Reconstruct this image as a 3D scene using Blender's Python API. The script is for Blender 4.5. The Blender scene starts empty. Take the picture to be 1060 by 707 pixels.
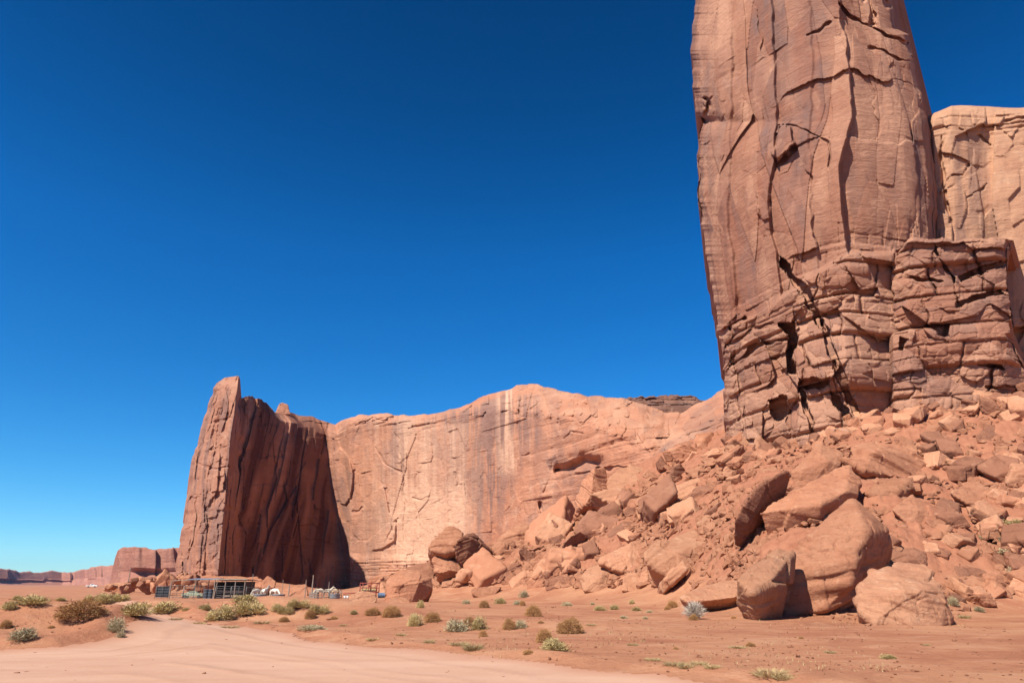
import bpy, bmesh, math, random
import numpy as np
from mathutils import Vector, Matrix

SC = bpy.context.scene
COL = SC.collection
random.seed(7); RNG = np.random.RandomState(11)

# ------------------------------------------------------------------ camera
FPX, CX, CY = 707.0, 530.0, 353.5
PITCH = math.atan((605-CY)/FPX)
CAMZ = 1.7
cd = bpy.data.cameras.new('camera'); cam = bpy.data.objects.new('camera', cd); COL.objects.link(cam)
cd.sensor_width = 36.0; cd.lens = 36.0*FPX/1060.0
cd.clip_start = 0.1; cd.clip_end = 20000
cam.location = (0, 0, CAMZ); cam.rotation_euler = (math.radians(90)+PITCH, 0, 0)
SC.camera = cam

# ------------------------------------------------------------------ light
SUN_EL = math.radians(47)
TRX, TRY = 0.66, 0.75                       # horizontal travel of the sunlight
_n = math.hypot(TRX, TRY); TRX /= _n; TRY /= _n
to_sun = Vector((-TRX*math.cos(SUN_EL), -TRY*math.cos(SUN_EL), math.sin(SUN_EL)))
sl = bpy.data.lights.new('sun', 'SUN'); so = bpy.data.objects.new('sun', sl); COL.objects.link(so)
sl.energy = 5.0; sl.angle = math.radians(0.53); sl.color = (1.0, 0.935, 0.83)
so.rotation_euler = to_sun.to_track_quat('Z', 'Y').to_euler(); so.location = (-40, -40, 90)
W = bpy.data.worlds.new('World'); SC.world = W; W.use_nodes = True
nt = W.node_tree; bg = nt.nodes['Background']
sky = nt.nodes.new('ShaderNodeTexSky'); sky.sky_type = 'NISHITA'; sky.sun_disc = False
sky.sun_elevation = SUN_EL; sky.sun_rotation = math.atan2(to_sun.x, to_sun.y)
sky.altitude = 1700; sky.air_density = 1.0; sky.dust_density = 0.0; sky.ozone_density = 4.0
gm = nt.nodes.new('ShaderNodeGamma'); gm.inputs[1].default_value = 1.0
hs = nt.nodes.new('ShaderNodeHueSaturation'); hs.inputs['Saturation'].default_value = 1.35
hs.inputs['Hue'].default_value = 0.5
nt.links.new(sky.outputs[0], gm.inputs[0]); nt.links.new(gm.outputs[0], hs.inputs['Color'])
tc = nt.nodes.new('ShaderNodeTexCoord'); sx = nt.nodes.new('ShaderNodeSeparateXYZ'); nt.links.new(tc.outputs['Generated'], sx.inputs[0])
rp_ = nt.nodes.new('ShaderNodeValToRGB'); nt.links.new(sx.outputs['Z'], rp_.inputs[0])          # polarised sky: deepens away from the horizon
for i_, (p_, c_) in enumerate([(0.0, (.62, .92, 1.0)), (.15, (.50, .92, 1.0)), (.44, (.38, .86, 1.0)), (.62, (.08, .60, .70)), (.80, (.0, .42, .50))]):
    e_ = rp_.color_ramp.elements[i_] if i_ < 2 else rp_.color_ramp.elements.new(p_)
    e_.position = p_; e_.color = (*c_, 1)
mx_ = nt.nodes.new('ShaderNodeMix'); mx_.data_type = 'RGBA'; mx_.blend_type = 'MULTIPLY'; mx_.inputs[0].default_value = 1
nt.links.new(hs.outputs[0], mx_.inputs[6]); nt.links.new(rp_.outputs[0], mx_.inputs[7]); nt.links.new(mx_.outputs[2], bg.inputs[0]); bg.inputs[1].default_value = 0.094
SC.view_settings.view_transform = 'Standard'; SC.view_settings.look = 'None'
SC.view_settings.gamma = 1.0; SC.view_settings.use_curve_mapping = False
SC.view_settings.exposure = 0.72

# ------------------------------------------------------------------ helpers
cP, sP = math.cos(PITCH), math.sin(PITCH)
def ray(px, py):
    px = np.asarray(px, float); py = np.asarray(py, float)
    a = (px-CX)/FPX; b = (CY-py)/FPX
    return a, cP-b*sP, sP+b*cP
def w3(px, py, Y):
    """real point seen at (px, py) standing Y metres ahead of the viewpoint"""
    dx, dy, dz = ray(px, py); t = np.asarray(Y, float)/dy
    return np.stack([dx*t, dy*t, CAMZ+dz*t], -1)

def _h(ix, iy, iz, seed):
    n = (ix.astype(np.int64)*374761393 + iy.astype(np.int64)*668265263 + iz.astype(np.int64)*2147483647*3 + seed*974711) & 0xffffffff
    n = ((n ^ (n >> 13))*1274126177) & 0xffffffff
    n = ((n ^ (n >> 16))*2246822519) & 0xffffffff
    n = n ^ (n >> 15)
    return (n & 0xffffff)/float(0xffffff)
_NT = np.random.RandomState(1234).rand(65536).astype(np.float32)*2-1
def vnoise(x, y, z, seed=0):
    x, y, z = np.broadcast_arrays(*[np.asarray(q, np.float64) for q in (x, y, z)])
    flat = z.size > 1 and not np.any(z)
    xi, yi, zi = np.floor(x), np.floor(y), np.floor(z)
    fx, fy, fz = (x-xi).astype(np.float32), (y-yi).astype(np.float32), (z-zi).astype(np.float32)
    fx = fx*fx*fx*(fx*(fx*6-15)+10); fy = fy*fy*fy*(fy*(fy*6-15)+10); fz = fz*fz*fz*(fz*(fz*6-15)+10)
    n = xi.astype(np.int64)*15731+yi.astype(np.int64)*789221+zi.astype(np.int64)*1376312589+seed*7919
    def L(k): return _NT[(n+k) & 65535]
    def plane(k):
        a = L(k); a = a+(L(k+15731)-a)*fx; b = L(k+789221); b = b+(L(k+789221+15731)-b)*fx
        return a+(b-a)*fy
    p = plane(0)
    if flat: return p
    return p+(plane(1376312589)-p)*fz
def fbm(x, y, z, o=4, seed=0, g=0.5):
    r = 0; a = 1; s = 0
    for k in range(o):
        r = r + a*vnoise(x*2**k+k*7.3, y*2**k+k*3.1, z*2**k+k*5.7, seed+k); s += a; a *= g
    return r/s
def worley2(x, y, seed=0):
    """nearest cell in a jittered grid: F1, F2-F1, cell id hash, offset from its centre"""
    x = np.asarray(x, float); y = np.asarray(y, float)
    xi, yi = np.floor(x), np.floor(y)
    f1 = np.full(x.shape, 9.); f2 = f1.copy(); hid = np.zeros(x.shape); ox = np.zeros(x.shape); oy = np.zeros(x.shape)
    z0 = np.zeros_like(xi)
    for a in (-1, 0, 1):
        for b in (-1, 0, 1):
            cx, cy = xi+a, yi+b
            qx = cx+_h(cx, cy, z0, seed); qy = cy+_h(cx, cy, z0+1, seed)
            d = np.hypot(x-qx, y-qy)
            m = d < f1
            f2 = np.where(m, f1, np.minimum(f2, d))
            hid = np.where(m, _h(cx, cy, z0+2, seed), hid); ox = np.where(m, x-qx, ox); oy = np.where(m, y-qy, oy)
            f1 = np.where(m, d, f1)
    return f1, f2-f1, hid, ox, oy
def sst(a, b, x):
    t = np.clip((x-a)/(b-a), 0, 1); return t*t*(3-2*t)
def pdist(px, py, pts):
    d = np.full(np.shape(px), 1e9)
    for (x0, y0), (x1, y1) in zip(pts[:-1], pts[1:]):
        vx, vy = x1-x0, y1-y0
        t = np.clip(((px-x0)*vx+(py-y0)*vy)/(vx*vx+vy*vy+1e-9), 0, 1)
        d = np.minimum(d, np.hypot(px-x0-t*vx, py-y0-t*vy))
    return d

def link(name, me, mat=None, parent=None, smooth=True):
    o = bpy.data.objects.new(name, me); COL.objects.link(o)
    if mat is not None: me.materials.append(mat)
    if smooth is not None: me.polygons.foreach_set('use_smooth', [smooth]*len(me.polygons))
    if parent is not None: o.parent = parent
    return o
def mesh_np(name, V, F, attrs=None):
    me = bpy.data.meshes.new(name)
    V = np.asarray(V, np.float32); F = np.asarray(F, np.int32); k = F.shape[1]
    me.vertices.add(len(V)); me.vertices.foreach_set('co', V.ravel())
    me.loops.add(F.size); me.loops.foreach_set('vertex_index', F.ravel())
    me.polygons.add(len(F)); me.polygons.foreach_set('loop_start', np.arange(0, F.size, k, dtype=np.int32))
    me.polygons.foreach_set('loop_total', np.full(len(F), k, np.int32))
    me.update(calc_edges=True); me.validate()
    for an, av in (attrs or {}).items():
        at = me.attributes.new(an, 'FLOAT', 'POINT'); at.data.foreach_set('value', np.asarray(av, np.float32).ravel())
    return me
def grid_faces(n, m, flip=False):
    i = np.arange(n*m).reshape(n, m)
    q = np.stack([i[:-1, :-1], i[1:, :-1], i[1:, 1:], i[:-1, 1:]], -1).reshape(-1, 4)
    return q[:, ::-1] if flip else q
def tag(o, label=None, cat=None, group=None, kind=None):
    if label: o['label'] = label
    if cat: o['category'] = cat
    if group: o['group'] = group
    if kind: o['kind'] = kind
    return o
def empty(name, loc=(0, 0, 0), rz=0):
    o = bpy.data.objects.new(name, None); COL.objects.link(o); o.location = loc; o.rotation_euler = (0, 0, rz)
    o.empty_display_size = .3
    return o
def copy_tree(o, parent=None):
    c = o.copy(); COL.objects.link(c); c.parent = parent
    for ch in list(o.children): copy_tree(ch, c)
    return c

# ------------------------------------------------------------------ materials
class NT:
    def __init__(s, name):
        s.m = bpy.data.materials.new(name); s.m.use_nodes = True; s.t = s.m.node_tree
        s.b = s.t.nodes['Principled BSDF']; s.b.inputs['Roughness'].default_value = .9
        s.b.inputs['Specular IOR Level'].default_value = .15
    def n(s, ty, **k):
        q = s.t.nodes.new(ty)
        for a, b in k.items(): setattr(q, a, b)
        return q
    def l(s, a, b): s.t.links.new(a, b)
    def coords(s, scale=(1, 1, 1), rot=(0, 0, 0), kind='Object'):
        tc = s.n('ShaderNodeTexCoord'); mp = s.n('ShaderNodeMapping')
        mp.inputs['Scale'].default_value = scale; mp.inputs['Rotation'].default_value = rot
        s.l(tc.outputs[kind], mp.inputs[0]); return mp.outputs[0]
    def noise(s, vec, sc=1, det=6, rough=.6, dist=0):
        q = s.n('ShaderNodeTexNoise'); q.inputs['Scale'].default_value = sc; q.inputs['Detail'].default_value = det
        q.inputs['Roughness'].default_value = rough; q.inputs['Distortion'].default_value = dist
        s.l(vec, q.inputs['Vector']); return q.outputs['Fac']
    def ramp(s, f, stops):
        q = s.n('ShaderNodeValToRGB'); e = q.color_ramp.elements
        while len(e) < len(stops): e.new(.5)
        for k, (p, c) in enumerate(stops):
            e[k].position = p; e[k].color = tuple(c)+(1,) if len(c) == 3 else c
        s.l(f, q.inputs[0]); return q.outputs[0]
    def ramp1(s, f, a, b, lo=0., hi=1.):
        q = s.n('ShaderNodeMapRange'); q.inputs[1].default_value = a; q.inputs[2].default_value = b
        q.inputs[3].default_value = lo; q.inputs[4].default_value = hi; s.l(f, q.inputs[0]); return q.outputs[0]
    def mix(s, f, a, b, mode='MIX'):
        q = s.n('ShaderNodeMix', data_type='RGBA', blend_type=mode)
        if isinstance(f, (int, float)): q.inputs[0].default_value = f
        else: s.l(f, q.inputs[0])
        for v, i in ((a, 6), (b, 7)):
            if isinstance(v, tuple): q.inputs[i].default_value = v+(1,)
            else: s.l(v, q.inputs[i])
        return q.outputs[2]
    def math(s, op, a, b=0.):
        q = s.n('ShaderNodeMath', operation=op)
        for v, i in ((a, 0), (b, 1)):
            if isinstance(v, (int, float)): q.inputs[i].default_value = v
            else: s.l(v, q.inputs[i])
        return q.outputs[0]
    def attr(s, name):
        q = s.n('ShaderNodeAttribute'); q.attribute_name = name; return q.outputs['Fac']
    def bump(s, h, dist=.1, strength=1., prev=None):
        q = s.n('ShaderNodeBump'); q.inputs['Distance'].default_value = dist; q.inputs['Strength'].default_value = strength
        s.l(h, q.inputs['Height'])
        if prev is not None: s.l(prev, q.inputs['Normal'])
        s.l(q.outputs[0], s.b.inputs['Normal']); return q.outputs[0]
    def color(s, c):
        if isinstance(c, tuple): s.b.inputs['Base Color'].default_value = c+(1,)
        else: s.l(c, s.b.inputs['Base Color'])

def cliff_mat(name, c1, c2, dark, pale, k=1.0, streak=.5, strata=.4, bumpd=.35, grey=(.165, .105, .092)):
    """weathered sandstone face: colour beds, vertical desert varnish, pale runs; k scales feature size"""
    m = NT(name)
    v = m.coords((1/k, 1/k, 1/k))
    big = m.noise(v, .045, 5, .6, .4)
    base = m.mix(m.ramp1(big, .38, .62), c1, c2)
    st = m.noise(m.coords((.03/k, .03/k, .55/k)), 1, 6, .65, .3)          # beds
    base = m.mix(m.ramp1(st, .42, .62, 0, strata), base, dark)
    vs = m.noise(m.coords((.42/k, .42/k, .022/k)), 1, 6, .62, .15)         # fine vertical runs
    base = m.mix(m.ramp1(vs, .52, .70, 0, streak*.8), base, dark)
    vp = m.noise(m.coords((.3/k, .3/k, .018/k), (0, 0, .7)), 1, 5, .6, .1)
    base = m.mix(m.ramp1(vp, .56, .72, 0, streak*.8), base, pale)
    pt = m.noise(v, .16, 5, .7, 1.2)                                       # blotchy spalls
    base = m.mix(m.ramp1(pt, .56, .66, 0, .4), base, pale)
    base = m.mix(m.attr('shade_stain'), base, (.075, .021, .013))  # dark red streaks plus alcove shade painted into the base colour
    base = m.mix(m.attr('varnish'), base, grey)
    base = m.mix(m.attr('fresh'), base, pale)
    fn = m.noise(v, 1.6, 8, .7)
    base = m.mix(m.ramp1(fn, .3, .7, .0, .35), base, dark)
    m.color(base)
    b1 = m.noise(m.coords((.5/k, .5/k, 1.1/k)), 1, 10, .72, .5)
    b2 = m.noise(m.coords((.10/k, .10/k, 2.6/k)), 1, 5, .6, .3)
    h = m.math('ADD', b1, m.math('MULTIPLY', b2, .35))
    m.bump(h, bumpd*k*1.1, 1.0)
    return m.m

M = {}
M['tower'] = cliff_mat('sandstone_tower', (.315, .145, .092), (.265, .11, .068), (.16, .06, .037), (.42, .225, .145), 1.0, .55, .35, .32)
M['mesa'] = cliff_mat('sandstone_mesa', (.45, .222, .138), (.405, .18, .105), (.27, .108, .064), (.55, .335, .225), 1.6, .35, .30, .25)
M['mesa_pale'] = cliff_mat('sandstone_pale', (.44, .25, .155), (.42, .215, .125), (.32, .15, .09), (.54, .36, .24), 1.2, .5, .2, .3)
# ------------------------------------------------------------------ terrain
def smooth_tps(P, Z, lam=0.5):
    n = len(P)
    d = np.hypot(P[:, None, 0]-P[None, :, 0], P[:, None, 1]-P[None, :, 1])
    K = np.where(d > 0, d*d*np.log(d+1e-9), 0)
    A = np.zeros((n+3, n+3)); A[:n, :n] = K+lam*np.eye(n); A[:n, n] = 1; A[:n, n+1:] = P; A[n, :n] = 1; A[n+1:, :n] = P.T
    w = np.linalg.solve(A, np.r_[Z, 0, 0, 0])
    def f(x, y):
        r = w[n]+w[n+1]*x+w[n+2]*y
        for k in range(n):
            q = (x-P[k, 0])**2+(y-P[k, 1])**2
            r = r+w[k]*q*.5*np.log(q+1e-9)
        return r
    return f
TAL = [(370,622,100),(420,625,84),(450,613,88),(540,608,80),(600,612,72),(650,612,65),(700,609,60),(740,625,50),
 (790,641,42),(840,648,39),(900,651,38),(985,645,39),(1060,622,45),(1120,610,47),
 (560,562,100),(500,575,100),(450,590,105),(420,592,120),(620,522,112),(600,560,92),(650,492,118),(660,560,82),(700,545,80),(700,482,110),(720,455,125),(745,464,101),
 (778,464,94),(850,452,86),(900,425,84),(940,415,82),(1000,408,81),(1060,402,80),(1120,398,80),(1000,500,64),(1060,500,61),(1120,500,60),(1060,560,51),
 (900,480,70),(850,520,59),(800,530,60),(800,575,50),(900,560,51),(960,560,52),(750,560,62),(750,520,72),(700,580,69),(1000,450,72),(1060,450,70),(530,556,125),(480,572,130)]
_P = []; _Z = []
for (a, b, c) in TAL:
    q = w3(a, b, c); _P.append((q[0], q[1])); _Z.append(q[2])
for q in [(-10,60,.1),(-10,40,0),(10,35,0),(25,28,0),(45,25,0),(60,30,0.3),(-20,90,.2),(-30,110,.3),(-60,100,.2),(-40,150,.6),(-80,150,.5),(0,15,0),(30,10,0),(-30,30,0),
          (80,60,14),(90,90,27),(60,110,30),(38,132,25),(20,150,15),(0,170,8),(-20,190,4),(-40,220,2)]:
    _P.append(q[:2]); _Z.append(q[2])
_tps = smooth_tps(np.array(_P), np.array(_Z), 2.0)
BUMPS = []
def bump_at(px, py, Y, rx, ry, h): 
    q = w3(px, py, Y); BUMPS.append((q[0], Y, rx, ry, h))
bump_at(45,640,26,5.2,2.8,.75); bump_at(-40,640,27,6,4,.7); bump_at(105,640,33,3.5,3,.35); bump_at(0,628,40,9,4,.55)
bump_at(120,625,44,6,4,.45); bump_at(165,630,40,4,2.5,.4); bump_at(235,632,37,5,2.4,.45); bump_at(262,632,36,3,2,.25)
bump_at(310,636,36,4,2,.42); bump_at(375,640,36,5,2.5,.35); bump_at(410,640,36,3,2,.25)
bump_at(440,650,33,4,1.6,.22); bump_at(500,652,31,4,2,.22); bump_at(590,655,30,4,1.6,.18)
bump_at(60,617,70,22,9,.35); bump_at(200,620,62,12,6,.15)
FINB = w3(228, 590, 222)
# dirt road: conforming sheet
ROADP = [(-90,668),(0,672),(60,671),(118,665),(150,655),(147,648),(128,645),(112,640),(122,637),(150,641),(190,647),(235,653),(300,659),(400,670),(500,680),(620,692),(700,699),(800,711),(900,726),(1100,760),(1400,900),(530,2200),(-1500,1200),(-400,720)]
def ground0(px, py):
    dx, dy, dz = ray(px, py); t = CAMZ/-dz; return dx*t, dy*t
rp = np.array([ground0(*q) for q in ROADP[:-3]]+[(25, -14), (0, -14), (-40, -14)])
rp = np.vstack([rp[:-3], [(30, 2), (30, -14), (-60, -14), (-60, 21)]])
def inside(x, y, poly):
    c = np.zeros(x.shape, bool); n = len(poly)
    for i in range(n):
        x0, y0 = poly[i]; x1, y1 = poly[(i+1) % n]
        k = ((y0 > y) != (y1 > y)) & (x < (x1-x0)*(y-y0)/((y1-y0)+1e-12)+x0)
        c ^= k
    return c
def polydist(x, y, poly):
    pts = [tuple(p) for p in poly]+[tuple(poly[0])]
    return pdist(x, y, pts)
def height(x, y):
    x = np.asarray(x, float); y = np.asarray(y, float)
    r = np.hypot(x, y)
    t = _tps(x, y)
    win = sst(0, 8, t+2)*sst(-110, -55, x)*(1-sst(150, 215, r))*sst(8, 24, y)
    tal = np.maximum(t, -.2)
    tal = np.where(t > 0, t, -.2*(1-np.exp(np.minimum(t, 0))))*1.0
    h = tal*win
    for (bx, by, rx, ry, a) in BUMPS:
        h = h+a*np.exp(-((x-bx)/rx)**2-((y-by)/ry)**2)
    # skirts of debris under the far walls
    d = np.hypot((x-FINB[0])/34, (y-FINB[1])/26); h = h+5.0*np.maximum(0, 1-d)
    d = np.hypot((x+86)/26, (y-158)/22); h = h+0.0*np.maximum(0, 1-d)
    nz = fbm(x*.09, y*.09, 0*x, 3, 21)*.22*sst(22, 40, r)*(1-sst(140, 300, r)*.2)
    nz = nz*(1-.6*np.exp(-((y-95)/25)**2)*(x < -10))
    h = h+nz*sst(14, 30, y)
    h = h+fbm(x*.5, y*.5, 0*x, 2, 5)*.03*sst(14, 24, r)
    nr = (x > -60) & (x < 40) & (y > 6) & (y < 46)
    if nr.any():
        xx, yy = x[nr], y[nr]; dd = polydist(xx, yy, rp)*np.where(inside(xx, yy, rp), 1, -1)
        bm_ = (.10+.14*np.clip(fbm(xx*.35, yy*.35, 0*xx, 3, 88)+.3, 0, 1))*np.exp(-((dd+.75)/.55)**2)-.04*sst(0, 1.5, dd)
        h = h.copy(); h[nr] = h[nr]+bm_
    h = h+sst(300, 900, r)*0.6
    return h
def rough(x, y, h):
    """rubbly relief of the debris slope"""
    tm = sst(1.0, 3.5, h)*sst(30, 40, y)*(x > -60)
    f1, e, hid, ox, oy = worley2(x*.55, y*.55, 3)
    f1b, eb, hb, oxb, oyb = worley2(x*1.5+9, y*1.5, 8)
    dd = (hid-.5)*.7*sst(.03, .2, e)+(hb-.5)*.3*sst(.03, .25, eb)+fbm(x*.25, y*.25, 0*x, 3, 14)*.7
    return dd*tm, tm
_tab_x = np.linspace(-160, 160, 641); _tab_y = np.linspace(5, 240, 471)
_TX, _TY = np.meshgrid(_tab_x, _tab_y, indexing='ij'); _TH = height(_TX, _TY)
def gz(x, y):
    if not (-159 < x < 159 and 6 < y < 239): return float(height(np.array([x]), np.array([y]))[0])
    i = (x+160)*2; j = (y-5)*2; a = int(i); b = int(j); u = i-a; v = j-b
    return float(_TH[a, b]*(1-u)*(1-v)+_TH[a+1, b]*u*(1-v)+_TH[a, b+1]*(1-u)*v+_TH[a+1, b+1]*u*v)
def hit(px, py, ymax=230):
    """first ground point seen at a pixel"""
    dx, dy, dz = [float(q) for q in ray(px, py)]
    Y = 8.
    while Y < ymax:
        t = Y/dy; z = CAMZ+dz*t
        if z <= gz(dx*t, Y):
            return Vector((dx*t, Y, gz(dx*t, Y)))
        Y *= 1.004
    return None

th = np.radians(np.r_[np.linspace(-180, -50, 50)[:-1], np.linspace(-50, -43, 20)[:-1], np.linspace(-43, 44, 860), np.linspace(44, 50, 20)[1:], np.linspace(50, 180, 50)[1:]])
rr = np.r_[np.linspace(.4, 7, 14)[:-1], np.exp(np.linspace(math.log(7), math.log(150), 560)), np.exp(np.linspace(math.log(152), math.log(7000), 60))]
TH_, RR_ = np.meshgrid(th, rr)
gx = RR_*np.sin(TH_); gy = RR_*np.cos(TH_)
gh = height(gx, gy); gr, gm_ = rough(gx, gy, gh)
V = np.stack([gx, gy, gh+gr], -1).reshape(-1, 3)
m = NT('desert_sand')
v = m.coords()
n1 = m.noise(v, .12, 6, .6, .3); n2 = m.noise(v, 1.3, 8, .7); n3 = m.noise(v, 9, 6, .7)
c = m.mix(m.ramp1(n1, .4, .62), (.385, .178, .096), (.325, .13, .07))
n4 = m.noise(m.coords((.30, .42, 1), (0, 0, .9)), 1, 7, .68, .8)
c = m.mix(m.ramp1(n4, .50, .62, 0, .75), c, (.43, .22, .125))
c = m.mix(m.ramp1(n4, .36, .46, .7, 0), c, (.27, .105, .058))
c = m.mix(m.ramp1(n2, .55, .75, 0, .55), c, (.44, .245, .155))
c = m.mix(m.ramp1(n2, .30, .45, .4, 0), c, (.29, .12, .07))
c = m.mix(m.attr('talus'), c, m.mix(m.ramp1(n2, .35, .65), (.36, .155, .088), (.27, .105, .06)))
vo = m.n('ShaderNodeTexVoronoi'); vo.inputs['Scale'].default_value = 3.2; m.l(v, vo.inputs['Vector'])
c = m.mix(m.ramp1(vo.outputs['Distance'], .09, .12, .5, 0), c, (.30, .12, .07))
m.color(c)
b = m.bump(n4, .12, .6)
b = m.bump(n2, .14, .9, b)
b = m.bump(n3, .03, .9, b)
M['sand'] = m.m
g = link('ground', mesh_np('ground', V, grid_faces(*gx.shape, flip=True), {'talus': gm_}), M['sand'])
tag(g, kind='structure')

xs = np.arange(-60, 30, .16); ys = np.arange(-14, 42, .16)
X_, Y_ = np.meshgrid(xs, ys, indexing='ij')
wob = fbm(X_*.5, Y_*.5, 0*X_, 4, 71)*.45
sd = polydist(X_, Y_, rp); sd = np.where(inside(X_, Y_, rp), sd, -sd)+wob-.1
near = sd > 0
rut = sum(a_*np.exp(-((sd+fbm(X_*.15, Y_*.15, 0*X_, 2, 72+i_)*.5-p_)/w_)**2) for i_, (p_, w_, a_) in enumerate([(1.5, .16, .7), (3.1, .18, .8), (3.9, .15, .6), (5.4, .2, .9), (7.1, .2, .7), (8.4, .25, .6)]))*(.5+.5*fbm(X_*.3, Y_*.3, 0*X_, 3, 80))
zz = height(X_, Y_)+.016
idx = np.arange(X_.size).reshape(X_.shape)
q = np.stack([idx[:-1, :-1], idx[1:, :-1], idx[1:, 1:], idx[:-1, 1:]], -1).reshape(-1, 4)
ok = near.ravel()[q].all(1); q = q[ok]
used = np.unique(q); rem = -np.ones(X_.size, int); rem[used] = np.arange(len(used))
VV = np.stack([X_.ravel(), Y_.ravel(), zz.ravel()], -1)[used]
m = NT('packed_dirt')
v = m.coords()
n1 = m.noise(m.coords((.12, .5, 1), (0, 0, .25)), 1, 6, .6, .2); n2 = m.noise(v, 2.2, 8, .7); n3 = m.noise(v, 14, 6, .7)
c = m.mix(m.ramp1(n1, .38, .62), (.48, .29, .20), (.43, .245, .165))
c = m.mix(m.ramp1(n2, .5, .75, 0, .4), c, (.51, .32, .235))
c = m.mix(m.ramp1(n3, .62, .72, 0, .5), c, (.38, .18, .11))
c = m.mix(m.ramp1(m.attr('edge'), 0, 1, .85, 0), c, (.38, .18, .11))
c = m.mix(m.math('MULTIPLY', m.attr('rut'), .55), c, (.36, .19, .118))
m.color(c); b = m.bump(m.attr('rut'), .05, -1.0 if False else 1.0); b = m.bump(n1, .03, .6, b); b = m.bump(n2, .02, .7, b); m.bump(n3, .006, .8, b)
r = link('dirt_road', mesh_np('dirt_road', VV, rem[q], {'edge': np.clip(sd.ravel()[used]/.9, 0, 1), 'rut': rut.ravel()[used]}), m.m)
tag(r, kind='structure')

# ------------------------------------------------------------------ rock masses
def lerp_cols(cols, nu, nv, widths=None):
    """cols: list of columns, each a top-to-bottom list of (px, py, Y); last point of a column may be ('z', px, z, Y)"""
    res = []
    for c in cols:
        c = np.array(c, float)
        t = np.r_[0, np.cumsum(np.abs(np.diff(c[:, 1]))+.01)]; t /= t[-1]
        tt = np.linspace(0, 1, nv)
        res.append(np.stack([np.interp(tt, t, c[:, k]) for k in range(3)], -1))
    R = np.stack(res, 1)                                # nv, ncol, 3
    mid = R[:, :, 0].mean(0); u = np.maximum.accumulate(mid+np.arange(len(mid))*1e-3)
    if widths is not None: u = np.array(widths, float)
    uu = np.linspace(u[0], u[-1], nu)
    j = np.clip(np.searchsorted(u, uu, side='right')-1, 0, len(u)-2)
    f = (uu-u[j])/(u[j+1]-u[j])
    G = R[:, j]*(1-f)[None, :, None]+R[:, j+1]*f[None, :, None]
    return G                                            # nv, nu, (px,py,Y)
def gsm(A, k, ax):
    if k <= 0: return A
    ker = np.exp(-np.linspace(-2, 2, 2*k+1)**2); ker /= ker.sum()
    B = np.concatenate([np.repeat(A.take([0], ax), k, ax), A, np.repeat(A.take([-1], ax), k, ax)], ax)
    return sum(w*B.take(range(i, i+A.shape[ax]), ax) for i, w in enumerate(ker))
def relief(name, cols, nu, nv, disp, mat, thick=25, parent=None, sm=3, topdrop=.15, widths=None):
    G = lerp_cols(cols, nu, nv, widths)
    G[..., 2] = gsm(gsm(G[..., 2], sm, 1), sm, 0)
    px, py, Y = G[..., 0], G[..., 1], G[..., 2]
    P = w3(px, py, Y)
    r = P[nv//2]; s = np.r_[0, np.cumsum(np.hypot(np.diff(r[:, 0]), np.diff(r[:, 1])))]
    S = np.broadcast_to(s[None], px.shape)
    d, jx, at = disp(px, py, P, S)
    if jx is not None: px = px+jx[0]; py = py+jx[1]
    dirs = np.stack(ray(px, py), -1); L = np.linalg.norm(dirs, axis=-1, keepdims=True)
    P = w3(px, py, Y)-dirs/L*np.asarray(d)[..., None]
    hd = dirs[..., :2]/np.linalg.norm(dirs[..., :2], axis=-1, keepdims=True)
    def back(A, H, t):
        B = A.copy(); B[..., :2] += H*t; B[..., 2] -= topdrop*t; return B
    offs = [thick*1.0, thick*.45, thick*.15, 1.2]
    rows = [back(P[0], hd[0], t) for t in offs]
    P2 = np.concatenate([np.stack(rows), P], 0); H2 = np.concatenate([np.repeat(hd[:1], 4, 0), hd], 0)
    # sides
    left = [P2[:, 0].copy() for _ in offs]; right = [P2[:, -1].copy() for _ in offs]
    for A, t in zip(left, offs): A[4:, :2] += H2[4:, 0]*t
    for A, t in zip(right, offs): A[4:, :2] += H2[4:, -1]*t
    P3 = np.concatenate([np.stack(left, 1), P2, np.stack(right[::-1], 1)], 1)
    n, mm = P3.shape[:2]
    F = grid_faces(n, mm)
    top = P3[0].copy(); bot = top.copy(); bot[:, 2] = -3
    base = n*mm
    V = np.concatenate([P3.reshape(-1, 3), bot])
    i = np.arange(mm-1); Fb = np.stack([i, i+1, base+i+1, base+i], -1)
    F = np.concatenate([F, Fb])
    attrs = {}
    for kname in ('varnish', 'fresh', 'shade_stain'):
        A = np.zeros((n, mm))
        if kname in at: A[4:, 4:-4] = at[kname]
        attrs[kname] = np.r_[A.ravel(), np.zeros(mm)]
    return link(name, mesh_np(name, V, F, attrs), mat, parent)
def poly(px, py, pts): return inside(px, py, pts)
def curve(tab): 
    t = np.array(tab, float); return lambda q: np.interp(q, t[:, 0], t[:, 1])
def crackf(px, py, pts, w, dep):
    a = fbm(px*.09, py*.09, 0*px, 3, 77); b = fbm(px*.09, py*.09, 0*px, 3, 78)
    dd = pdist(px+a*3, py+b*3, pts)
    hh = np.clip(.5+.9*vnoise(py/9., px/9., 0*px, 17), 0, 1)
    wv = w*(.35+1.2*hh)
    return dep*(1-sst(wv*.5, wv*1.15+.3, dd))*(.5+.5*hh)
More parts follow.
